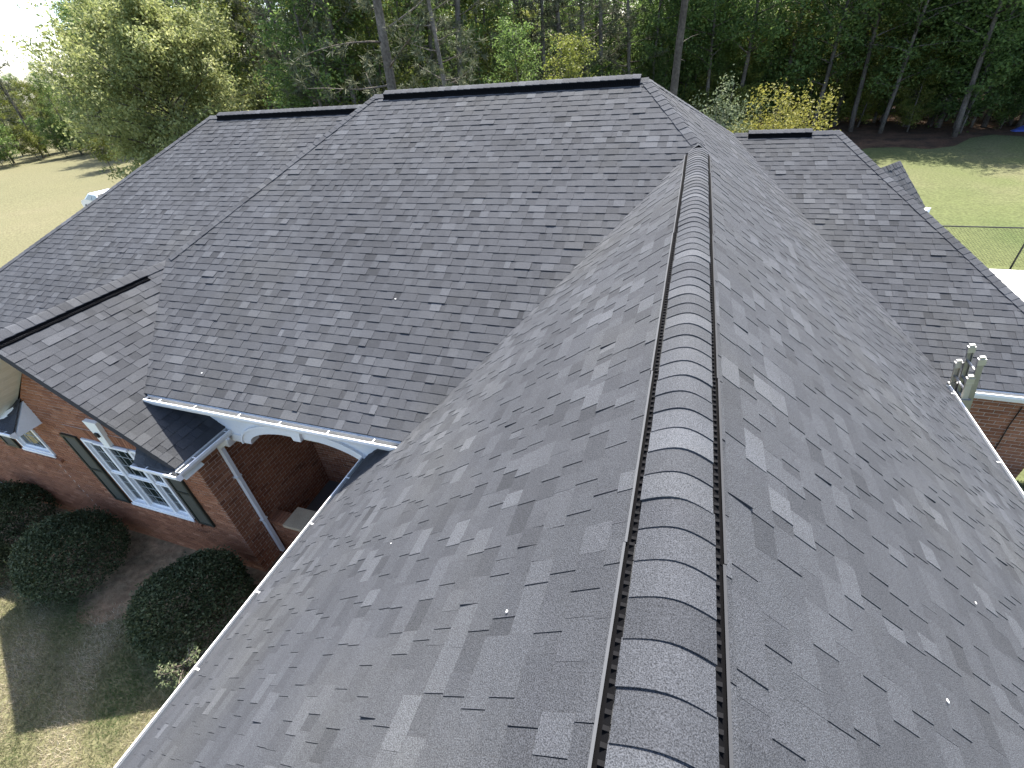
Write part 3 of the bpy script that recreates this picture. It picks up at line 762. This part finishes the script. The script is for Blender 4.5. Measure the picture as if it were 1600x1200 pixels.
p = base+ld*(LL-.75)
for y in (7.33, 7.78):
    m = MB(); m.obox(p+np.array((0, y, 0))-ln_*.02, (ld, (0, 1, 0), ln_), (.16, .05, .13), .2); lb(m, 'rung_lock', M_ALU)

# ------------------------------------------------------------------ plants
def leaf_quads(cen, l, w, upb=.4, spread=None):
    N = len(cen)
    a = rng.normal(size=(N, 3)); a[:, 2] *= .7; a /= np.linalg.norm(a, axis=1)[:, None]
    b = rng.normal(size=(N, 3)); b -= a*(a*b).sum(1)[:, None]; b /= np.linalg.norm(b, axis=1)[:, None]
    ls = l*rng.uniform(.6, 1.25, N)[:, None]; ws = w*rng.uniform(.6, 1.25, N)[:, None]
    V = np.stack([cen-a*ls*.5, cen+b*ws*.5-a*ls*.05, cen+a*ls*.5, cen-b*ws*.5-a*ls*.05], 1)
    return V
def limb(m, p, d, L, r0, n=5, droop=0., wob=.12, seg=5):
    pts = [np.array(p, float)]; d = np.array(d, float); d /= np.linalg.norm(d)
    for i in range(seg):
        d = d+np.array((random.uniform(-wob, wob), random.uniform(-wob, wob), random.uniform(-wob, wob)+droop)); d /= np.linalg.norm(d)
        pts.append(pts[-1]+d*L/seg)
    m.tube(pts, [r0*(1-.8*i/seg) for i in range(seg+1)], n, random.uniform(.3, .7)); return pts, d
def hardwood(name, H, base, rad, nl, leaf, per, key, clump=.55, r0=.22, seed=1, upright=.5, bark=.5):
    """trunk with limbs and a crown of leaf clumps; returns (trunk mesh, crown mesh)"""
    random.seed(seed); m = MB(); cl = []
    tr, _ = limb(m, (0, 0, 0), (random.uniform(-.06, .06), random.uniform(-.06, .06), 1), H*.92, r0, 9, 0, .05, 9)
    for i in range(nl):
        h = base+(H*.95-base)*(i+random.random())/nl; f = (h-base)/(H-base)
        env = math.sin(math.pi*min(1, .18+f*.82))**.7
        L = rad*env*random.uniform(.7, 1.15)+.25
        t = h/(H*.92)*9; k = min(8, int(t)); p = tr[k]+(tr[k+1]-tr[k])*(t-k) if k < 9 else tr[-1]
        az = i*2.4+random.uniform(-.5, .5); d = (math.cos(az), math.sin(az), upright*random.uniform(.4, 1.4))
        pts, dd = limb(m, p, d, L, max(.015, r0*.32*(1-f*.7)), 5, -.02)
        for j in range(2, 6):
            cl.append(pts[j])
            for s in range(2):
                q, _ = limb(m, pts[j-1], dd+rng.normal(size=3)*.9, L*.30, .012, 3, 0, .2, 2); cl.append(q[-1]); cl.append(q[1])
    cl = np.array(cl); N = len(cl)
    cs = clump*rng.uniform(.5, 1.2, N)
    idx = np.repeat(np.arange(N), per)
    off = rng.normal(size=(len(idx), 3)); off[:, 2] *= .7
    cen = cl[idx]+off*cs[idx][:, None]*.62
    ct = rng.normal(.5, .14, N)
    tone = np.clip(ct[idx]+rng.normal(0, .12, len(idx)), 0, 1)
    V = leaf_quads(cen, leaf, leaf*.5)
    random.seed(seed+99)
    tm = m.build('tmp', M_BARK, smooth=True); me = tm.data; bpy.data.objects.remove(tm); me.name = name+'_trunk'
    return me, quads_mesh(name+'_crown', V, tone, M_LEAF[key])
def pine(name, H, base, rad, nl, tufts, key='pine', r0=.25, seed=1, needle=.34):
    random.seed(seed); m = MB(); cl = []; dr = []
    tr, _ = limb(m, (0, 0, 0), (random.uniform(-.03, .03), random.uniform(-.03, .03), 1), H, r0, 9, 0, .025, 9)
    for i in range(nl):
        h = base+(H*.98-base)*(i+random.random())/nl; f = (h-base)/(H-base)
        L = rad*(1-.6*f)*random.uniform(.6, 1.15)+.2
        t = h/H*9; k = min(8, int(t)); p = tr[k]+(tr[k+1]-tr[k])*(t-k)
        az = i*2.4+random.uniform(-.6, .6); d = (math.cos(az), math.sin(az), random.uniform(-.1, .35))
        pts, dd = limb(m, p, d, L, .05*(1-f*.5), 5, .03, .14)
        for j in range(1, 6):
            if j == 1 and random.random() < .6: continue
            for s in range(tufts):
                q, qd = limb(m, pts[j], dd+rng.normal(size=3)*.8, random.uniform(.25, .7), .012, 3, .05, .2, 2); cl.append(q[-1]); dr.append(qd)
    for i in range(10):                                                   # dead stubs on the bare bole
        h = random.uniform(.25, .9)*base; t = h/H*9; k = int(t); p = tr[k]+(tr[k+1]-tr[k])*(t-k); az = random.uniform(0, 6.3)
        limb(m, p, (math.cos(az), math.sin(az), random.uniform(-.2, .3)), random.uniform(.4, 1.6), .022, 4, 0, .2, 3)
    cl = np.array(cl); dr = np.array(dr); N = len(cl); per = 26
    idx = np.repeat(np.arange(N), per)
    d = dr[idx]*.8+rng.normal(size=(len(idx), 3))*.75; d /= np.linalg.norm(d, axis=1)[:, None]
    st = cl[idx]-dr[idx]*rng.uniform(0, .28, len(idx))[:, None]
    b = np.cross(d, rng.normal(size=(len(idx), 3))); b /= np.linalg.norm(b, axis=1)[:, None]
    ln = needle*rng.uniform(.6, 1.1, len(idx))[:, None]; w = .020
    V = np.stack([st-b*w, st+b*w, st+d*ln+b*w*.4, st+d*ln-b*w*.4], 1)
    tone = np.clip(rng.normal(.5, .13, N)[idx]+rng.normal(0, .1, len(idx)), 0, 1)
    random.seed(seed+99)
    tm = m.build('tmp', M_BARK, smooth=True); me = tm.data; bpy.data.objects.remove(tm); me.name = name+'_trunk'
    return me, quads_mesh(name+'_crown', V, tone, M_LEAF[key])
def plant(proto, name, label, cat, loc, rz=0, sc=1., group=None, tilt=(0, 0), parts=('trunk', 'crown')):
    t = thing(name, label, cat, loc, group); t.rotation_euler = (tilt[0], tilt[1], rz); t.scale = (sc, sc, sc) if not hasattr(sc, '__len__') else sc
    for p, me in zip(parts, proto): link(p, me, t)
    return t
def at(dx, dy, dist):
    return (CAM[0]+dx*dist, CAM[1]+dy*dist, ZG-.05)

big = hardwood('oak', 12.2, 1.0, 6.6, 80, .25, 54, 'oak', .66, .30, 5, .55)
plant(big, 'shade_tree', 'broad pale green shade tree standing on the lawn beyond the left roof end', 'tree', (-33.6, 26.6, ZG), .6, (.86, .86, .98))
HW = [hardwood('wood', 17, 1.8, 3.6, 30, .26, 15, 'wood', .62, .17, 21), hardwood('wood', 19, 3.5, 4.2, 30, .28, 15, 'wood', .7, .2, 22),
      hardwood('wood', 14, 1.0, 3.2, 28, .25, 16, 'wood2', .6, .13, 23), hardwood('wood', 18, 5.5, 4.2, 26, .28, 16, 'wood', .7, .2, 24)]
PN = [pine('pine', 21, 4.5, 4.2, 34, 2, r0=.26, seed=31), pine('pine', 23, 9, 4.0, 28, 2, r0=.24, seed=32), pine('pine', 18, 2.5, 4.0, 36, 2, r0=.22, seed=33)]
SAP = [hardwood('sapling', 4.6, .5, 1.5, 18, .17, 13, 'wood', .34, .04, 41), hardwood('sapling', 3.6, .4, 1.4, 16, .17, 13, 'wood2', .34, .035, 42)]
# trees that can be singled out
plant(PN[1], 'pine_tree', 'pale grey straight trunk rising behind the right end of the main ridge', 'tree', at(-.036, .999, 30), 1.0, 1.0)
plant(PN[0], 'pine_tree', 'thick dark pine with grey needle clumps behind the left half of the main ridge', 'tree', at(-.516, .857, 29), 2.2, 1.15)
plant(PN[2], 'pine_tree', 'dark pine behind the far left ridge, right of the pale shade tree', 'tree', at(-.625, .78, 47), .4, 1.1)
plant(PN[2], 'pine_tree', 'grey green pine bough tree behind the middle of the main ridge', 'tree', at(-.42, .907, 27), 4.0, .8)
plant(HW[2], 'young_tree', 'bright yellow green young tree in sun just behind the middle right of the main ridge', 'tree', at(-.235, .972, 31), 1.0, .62)
plant(HW[0], 'young_tree', 'bright green young tree behind the main ridge, beside the yellow green one', 'tree', at(-.30, .954, 33), 2.0, .56)
plant(HW[1], 'leaning_tree', 'grey leaning trunk at the wood edge, left of the other right hand trunks', 'tree', at(.28, .96, 57), .3, 1.05, tilt=(0, .06))
plant(HW[3], 'leaning_tree', 'dark grey trunk at the wood edge nearest the right border', 'tree', at(.367, .93, 51), 1.3, 1.0, tilt=(0, .05))
plant(HW[3], 'leaning_tree', 'thin grey trunk between two thicker ones at the right wood edge', 'tree', at(.336, .941, 56), 2.3, .9, tilt=(0, .08))
plant(PN[1], 'pine_tree', 'lone leaning pine on the far left lawn by the picture edge', 'tree', (-91, 51, ZG), 2.0, .85, tilt=(0, -.12))
plant(SAP[1], 'sapling', 'small tree with thin trunk on the far lawn just left of the shade tree', 'tree', (-62, 40, ZG), 1, 1.2)
# the wood: rows of trees
cnt = 0
def az_dir(a): return (math.sin(a), math.cos(a))
A0, A1 = -1.0, .62
def edge_dist(a):                                        # distance of the wood's edge by bearing
    y = 47+1.5*math.sin(a*9)
    if a < -.10: y = 47-(-.10-a)*38
    d = y/max(.35, math.cos(a))
    if a < -.70: d = max(d, 62)
    if a < -.86: d = 84
    if a < -.965: d = 92
    return max(33, min(d, 95))
random.seed(77)
REG = ((-.95, 'beside the far left lawn'), (-.72, 'behind the pale shade tree'), (-.45, 'behind the far left ridge'), (-.1, 'behind the main ridge'), (.15, 'behind the golden bush'), (9, 'beyond the right hand lawn'))
LAB_H = ['slender leafy green tree', 'tall leafy green tree with dark trunk', 'yellowish green young tree', 'bare trunked high leaved tree']
LAB_P = ['tall grey green pine', 'tall pine with long bare trunk', 'bushy low branched grey green pine']
LAB_S = ['small bright green sapling', 'small yellowish sapling']
def wood_label(kind, a, d0):
    base_ = {'h': LAB_H, 'p': LAB_P, 's': LAB_S}[kind[0]][kind[1]]
    depth = 'at the wood front' if d0 < 5 else 'in the mid wood' if d0 < 12 else 'deep in the wood'
    return '%s %s %s' % (base_, depth, next(t for lim, t in REG if a < lim))
def row(d0, d1, n, kinds, smin=.85, smax=1.15, a0=A0, a1=A1):
    for i in range(n):
        a = a0+(a1-a0)*(i+random.uniform(.1, .9))/n
        dist = edge_dist(a)+random.uniform(d0, d1)
        if a < -.965 and smax > 1.1 and d1 < 12 and kinds[0][0] != 's': continue
        dx, dy = az_dir(a); k = random.choice(kinds); loc = at(dx, dy, dist); s_ = random.uniform(smin, smax)*(.62 if a < -.965 else 1.4 if a < -.5 and smax < 1 else 1); rz = random.uniform(0, 6.28)
        lb_ = wood_label(k, a, d0)
        plant({'h': HW, 'p': PN, 's': SAP}[k[0]][k[1]], {'h': 'woodland_tree', 'p': 'pine_tree', 's': 'sapling'}[k[0]], lb_, 'tree', loc, rz, s_, 'group of '+lb_)
h, p, s = [('h', i) for i in range(4)], [('p', i) for i in range(3)], [('s', i) for i in range(2)]
row(2, 6, 22, [h[1], h[0], h[2], h[3]], a0=-.1)
row(1, 5, 26, [h[0], h[1], h[2], p[0], p[2], p[2]], a1=-.1)
row(6, 11, 48, [h[0], h[1], h[2], h[2], p[1], p[0]], .6, .85)
row(2, 9, 34, [h[0], h[2]], .42, .62, a0=-.12)
row(10, 16, 30, [h[0], h[2], h[1]], .5, .7, a0=-.12)
row(14, 20, 50, [h[0], h[1], h[0], p[0], h[2]], .62, .8)
row(24, 34, 56, [h[0], h[1], p[2], h[0]], .75, .9)
row(0, 16, 26, [h[0], h[2], h[2], p[2]], .9, 1.1, a0=-1.22, a1=-.88)
row(30, 60, 40, [h[0], h[2], h[1]], .95, 1.15, a0=-1.30, a1=-.84)
row(0, 10, 16, s, 1.2, 2.0, a0=-1.2, a1=-.9)
row(1, 9, 46, s, .8, 1.5)
row(12, 20, 40, s, 1.0, 1.8)
row(0, 3, 12, s, .7, 1.1, a0=-.85, a1=.1)
# shrubs: rounded hollies, gold bush, grey bush
def shrub(name, rx, rz, n, leaf, key, seed, lumps=9, shell=.86, twig=True, spiky=0.):
    random.seed(seed); g = np.random.default_rng(seed)
    d = g.normal(size=(n, 3)); d /= np.linalg.norm(d, axis=1)[:, None]; d[:, 2] = np.where(d[:, 2] < -.35, -d[:, 2], d[:, 2])
    ld_ = g.normal(size=(lumps*6, 3)); ld_ /= np.linalg.norm(ld_, axis=1)[:, None]
    bumps = (np.maximum(0, d@ld_.T-.72)*1.2).max(1)*.5
    r = (shell+bumps*.9)*np.where(g.random(n) < .72, g.normal(1, .04, n)+np.where(g.random(n) < .04, g.uniform(.03, .14, n), 0), g.uniform(.55, 1, n))+spiky*np.maximum(0, g.normal(0, 1, n))*.1
    c = d*r[:, None]*np.array((rx, rx, rz))+np.array((0, 0, rz*.62)); c[:, 2] = np.maximum(c[:, 2], .03)
    keep = rng.bit_generator
    V = leaf_quads(c, leaf, leaf*.55)
    tone = np.clip(.35+.4*bumps+g.normal(0, .16, n)+.12*(r > 1), 0, 1)
    m = MB()
    for i in range(12):
        az = i*2.4; limb(m, (0, 0, 0), (math.cos(az)*.6, math.sin(az)*.6, 1), rz*1.0, .02, 4, 0, .15, 4)
    tm = m.build('tmp', M_BARK); me = tm.data; bpy.data.objects.remove(tm)
    return me, quads_mesh(name, V, tone, M_LEAF[key])
HB = [shrub('holly', .90, .76, 19000, .052, 'holly', 3, 4, .82), shrub('holly', .90, .74, 19000, .052, 'holly', 4, 4, .82)]
SP = ('stem', 'foliage')
plant(HB[0], 'holly_bush', 'rounded dark holly bush below the triple window, left of the bare mulch', 'bush', (-10.85, 2.35, ZG), 0, (1.1, 1.0, 1.1), parts=SP)
plant(HB[1], 'holly_bush', 'large rounded dark holly bush at the wing corner beside the near gutter', 'bush', (-7.45, 2.25, ZG), 1, (1.1, 1.0, 1.15), parts=SP)
plant(HB[1], 'holly_bush', 'dark holly bush at the left border beside the brick wall', 'bush', (-13.35, 2.55, ZG), 2.2, (1.0, .9, 1.1), parts=SP)
plant(HB[0], 'holly_bush', 'small low dark bush in front of the others at the left border', 'bush', (-12.55, 1.62, ZG), 2, (.62, .6, .7), parts=SP)
WB = shrub('white_shrub', .6, .5, 5000, .06, 'white', 8)
plant(WB, 'flowering_shrub', 'low white flowering shrub between the dark bush and the brick wall', 'bush', (-15.2, 3.0, ZG), 0, (1.1, .6, .9), parts=SP)
YS = hardwood('weed', .34, .05, .12, 9, .04, 5, 'grey', .05, .006, 61)
plant(YS, 'seedling', 'small yellow green seedling growing out of the large holly bush', 'plant', (-6.62, 1.35, ZG+.45), 0, 1.0, parts=('stem', 'leaf_spray'))
def upright_bush(name, H, rad, stems, leaf, key, seed, per=16):
    random.seed(seed); m = MB(); cl = []
    for i in range(stems):
        az = random.uniform(0, 6.28); lean = random.uniform(0, 1)**.7
        hh = H*(1-.35*lean**2)*random.uniform(.75, 1.08)
        pts, dd = limb(m, (math.cos(az)*.3*lean, math.sin(az)*.3*lean, 0), (math.cos(az)*lean*rad/H*1.1, math.sin(az)*lean*rad/H*1.1, 1), hh, .02, 4, 0, .07, 7)
        for j in range(1, 8):
            for q in range(2): cl.append(pts[j]+rng.normal(size=3)*.12)
    cl = np.array(cl); idx = np.repeat(np.arange(len(cl)), per)
    cen = cl[idx]+rng.normal(size=(len(idx), 3))*np.array((.15, .15, .18)); cen[:, 2] = np.maximum(cen[:, 2], .03)
    tone = np.clip(.15+.5*cen[:, 2]/H*0+.35+rng.normal(0, .18, len(idx)), 0, 1)
    tm = m.build('tmp', M_BARK); me = tm.data; bpy.data.objects.remove(tm)
    return me, quads_mesh(name, leaf_quads(cen, leaf, leaf*.45), tone, M_LEAF[key])
GB = upright_bush('gold_bush', 5.0, 1.55, 90, .10, 'gold', 71, 34)
plant(GB, 'golden_bush', 'bright golden yellow bush behind the right hand ridge', 'bush', (2.85, 21.5, ZG), 0, (1.12, 1.12, 1.17), parts=SP)
GY = upright_bush('grey_bush', 5.4, 1.1, 60, .11, 'grey', 72, 30)
plant(GY, 'grey_green_bush', 'upright grey green bush just left of the golden bush', 'bush', (.85, 22.2, ZG), 0, (1.0, 1.0, 1.12), parts=SP)
OB = shrub('olive_shrub', .80, .95, 11000, .05, 'pine', 9)
plant(OB, 'holly_bush', 'dull olive bush beside the right brick wall at the picture border', 'bush', (6.15, 7.6, ZG), .5, (.85, .75, .95), parts=SP)
plant(SAP[0], 'bush', 'small green bush at the left border beyond the left roof', 'bush', (-27.5, 9.0, ZG), .5, (.75, .75, .62))

# pale flecks and bits of litter lying on the shingles
def litter(x, y, z, sx, sy, pitch_dir, tone, name, lab, cat, grp):
    m = MB(); a = random.uniform(0, 3); ca, sa = math.cos(a), math.sin(a); n = np.array(pitch_dir, float); n /= np.linalg.norm(n)
    e1 = np.cross(n, (0, 1, 0)); e1 /= np.linalg.norm(e1); e2 = np.cross(n, e1); u_ = e1*ca+e2*sa; v_ = -e1*sa+e2*ca; c = np.array((x, y, z))+n*.016
    P = [c-u_*sx, c-u_*sx*.3+v_*sy, c+u_*sx*.5+v_*sy*.8, c+u_*sx, c+u_*sx*.3-v_*sy]
    m.prism(P, n*.004, tone); m.build(name, M_LIT, label=lab, category=cat, group=grp)
M_LIT = mat('dry_litter', [(.10, .07, .04), (.75, .74, .70)], .8)
for px_, py_ in ((-4.1, 5.6), (-6.9, 4.1)):
    litter(px_, py_, fz(px_, py_), .016, .009, (0, -SF, 1), .95, 'fleck', 'tiny white fleck lying on the shingles of the main front slope', 'litter', 'white flecks on the main front slope')
for px_, py_ in ((-.62, .95), (-1.9, 1.7)):
    litter(px_, py_, S*px_, .008, .005, (-S, 0, 1), random.choice((.1, .9)), 'fleck', 'tiny bit of litter on the shingles left of the near ridge', 'litter', 'litter left of the near ridge')
for px_, py_ in ((1.25, 1.35), (1.9, 2.3)):
    litter(px_, py_, -S*px_, .009, .005, (S, 0, 1), random.choice((.1, .95)), 'fleck', 'tiny bit of litter on the shingles right of the near ridge', 'litter', 'litter right of the near ridge')
# grass blades on the near lawn
def grass(x0, x1, y0, y1, n, hgt):
    g = np.random.default_rng(5)
    x = g.uniform(x0, x1, n); y = g.uniform(y0, y1, n)
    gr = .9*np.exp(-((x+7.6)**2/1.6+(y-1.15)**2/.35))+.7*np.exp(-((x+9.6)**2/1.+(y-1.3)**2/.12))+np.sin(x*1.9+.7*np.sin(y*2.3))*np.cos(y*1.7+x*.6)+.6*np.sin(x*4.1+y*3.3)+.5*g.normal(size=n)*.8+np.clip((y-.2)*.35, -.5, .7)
    k = (y < 1.75+.2*np.sin(x*2.1)+np.abs(g.normal(0, .22, n))) ; x, y, gr = x[k], y[k], gr[k]; n = len(x)
    a = g.uniform(0, 6.28, n); h = hgt*g.uniform(.5, 1.3, n); w = .004
    lean = g.normal(0, .55, (n, 2))*h[:, None]
    z0 = np.full(n, ZG)
    b = np.stack([np.cos(a)*w, np.sin(a)*w, np.zeros(n)], 1); p = np.stack([x, y, z0], 1); t = p+np.stack([lean[:, 0], lean[:, 1], h], 1)
    V = np.stack([p-b, p+b, t+b*.25, t-b*.25], 1)
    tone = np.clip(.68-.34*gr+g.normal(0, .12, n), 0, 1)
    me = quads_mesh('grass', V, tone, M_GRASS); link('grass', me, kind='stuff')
grass(-15.5, -4.2, -2.6, 2.3, 190000, .05)

# ------------------------------------------------------------------ fence, car, tarp, log
fn = thing('chain_link_fence', 'black chain link fence between the lawn and the pool terrace', 'fence', (11, 21.5, ZG))
finv = Matrix.Translation(fn.location).inverted()
def fb(m, name, material, **p):
    o = m.build(name, material, fn, **p); o.matrix_parent_inverse = finv; return o
FX0, FX1, FZ0, FZ1 = 4.0, 26.0, ZG+.08, -5.18
m = MB(); m.tube([(FX0, 21.5, FZ1), (FX1, 21.5, FZ1)], .024, 8, .3); fb(m, 'top_rail', M_BLACK)
x = 11.83
for x in (5.5, 8.6, 11.83, 15.0, 18.1, 21.2, 24.3):
    m = MB(); m.tube([(x, 21.5, ZG-.05), (x, 21.5, FZ1+.06)], .030, 8, .3); fb(m, 'post', M_BLACK)
m = MB(); hgt = FZ1-FZ0; x = FX0-hgt
def wire(m, a, b, r):
    a = np.array(a); b = np.array(b); d = (b-a)/np.linalg.norm(b-a); s1 = np.array((0, 1., 0)); s2 = np.cross(d, s1)
    P = [a+s1*r, a-s1*r*.5+s2*r*.87, a-s1*r*.5-s2*r*.87]; Q = [p_+b-a for p_ in P]
    m.faces(P+Q, [(0, 1, 4, 3), (1, 2, 5, 4), (2, 0, 3, 5)], .3)
while x < FX1:
    for sg in (0, 1):
        a, b = (x, x+hgt) if sg == 0 else (x+hgt, x)
        za, zb = FZ0, FZ1
        wire(m, (a, 21.5+.004*sg, za), (b, 21.5+.004*sg, zb), .0028)
    x += .10
fb(m, 'wire_mesh', M_BLACK, kind='stuff')

M_CARP = mat('car_paint', [(.75, .75, .74)], .3, .5, coat=.6)
M_LAMP = mat('headlight_glass', [(.7, .7, .68)], .1, .6)
def car(loc, rz):
    t = thing('parked_car', 'white parked car half hidden under the pale green shade tree', 'car', loc); t.rotation_euler = (0, 0, rz)
    prof = [(-2.2, .35), (-2.25, .75), (-2.1, .98), (-1.55, 1.05), (-.95, 1.45), (.35, 1.48), (1.15, 1.05), (2.0, .88), (2.25, .65), (2.2, .35)]
    m = MB()
    for i in range(len(prof)-1):
        (xa, za), (xb, zb) = prof[i], prof[i+1]
        wa = .88-.18*max(0, (za-1.0)/.5); wb = .88-.18*max(0, (zb-1.0)/.5)
        m.poly([(xa, -wa, za), (xa, wa, za), (xb, wb, zb), (xb, -wb, zb)])
    for s_ in (-1, 1):
        m.poly([(x_, s_*(.88-.18*max(0, (z_-1.0)/.5)), z_) for x_, z_ in prof])
    m.poly([(-2.2, -.88, .35), (2.2, -.88, .35), (2.2, .88, .35), (-2.2, .88, .35)])
    m.build('body', M_CARP, t)
    g = MB(); g.poly([(.42, -.66, 1.468), (.42, .66, 1.468), (1.12, .80, 1.10), (1.12, -.80, 1.10)]); g.v = [(x_, y_, z_+.025) for x_, y_, z_ in g.v]; g.build('windscreen', M_GLASS, t)
    g = MB(); g.poly([(-1.0, -.66, 1.45), (-1.0, .66, 1.45), (-1.5, .8, 1.1), (-1.5, -.8, 1.1)]); g.v = [(x_-.02, y_, z_+.015) for x_, y_, z_ in g.v]; g.build('rear_window', M_GLASS, t)
    for s_ in (-1, 1):
        for (a, b, c, d) in ((-1.35, -.9, -.3, -.3), (-.2, -.2, .3, .95)):
            g = MB(); g.poly([(a, s_*.885, 1.05), (b, s_*.735, 1.40), (c, s_*.735, 1.40), (d, s_*.885, 1.05)]); g.v = [(x_, y_+s_*.012, z_) for x_, y_, z_ in g.v]; g.build('side_window', M_GLASS, t)
        for wx in (-1.4, 1.4):
            w = MB(); w.tube([(wx, s_*.72, .33), (wx, s_*.90, .33)], .33, 18, .3); wo_ = w.build('wheel', M_BLACK, t)
            w = MB(); w.tube([(wx, s_*.89, .33), (wx, s_*.912, .33)], .2, 14, .8); w.build('rim', M_ALU, wo_)
        hl = MB(); hl.box((2.12, s_*.62-.16, .70), (2.262, s_*.62+.16, .84)); hl.build('headlight', M_LAMP, t)
car((-41.6, 25.2, ZG), 2.9)
M_TARP = mat('tarp', [(.03, .05, .22), (.10, .14, .35), (.8, .8, .8)], .5, .4)
m = MB(); nx, ny = 12, 8; pts = []
for j in range(ny):
    for i in range(nx):
        u_, v_ = i/(nx-1), j/(ny-1)
        pts.append((23.3+1.7*(u_-.5), 49+.9*(v_-.5), ZG+.03+.38*math.sin(math.pi*u_)**.7*math.sin(math.pi*v_)**.7*(1+.25*math.sin(u_*9+v_*5))))
for j in range(ny-1):
    for i in range(nx-1):
        a = j*nx+i; m.faces([pts[a], pts[a+1], pts[a+nx+1], pts[a+nx]], [(0, 1, 2, 3)], .1 if i < 5 else 1.0)
m.build('tarp', M_TARP, label='dark blue and white tarp heaped on the ground at the right wood edge', category='tarp')
m = MB(); m.tube([(15.5, 60, ZG+.2), (18.2, 60.6, ZG+.24), (21.5, 60.3, ZG+.3)], [.15, .13, .09], 8, .9)
m.build('fallen_log', M_BARK, label='pale fallen log lying among the trunks in the right hand wood', category='log')
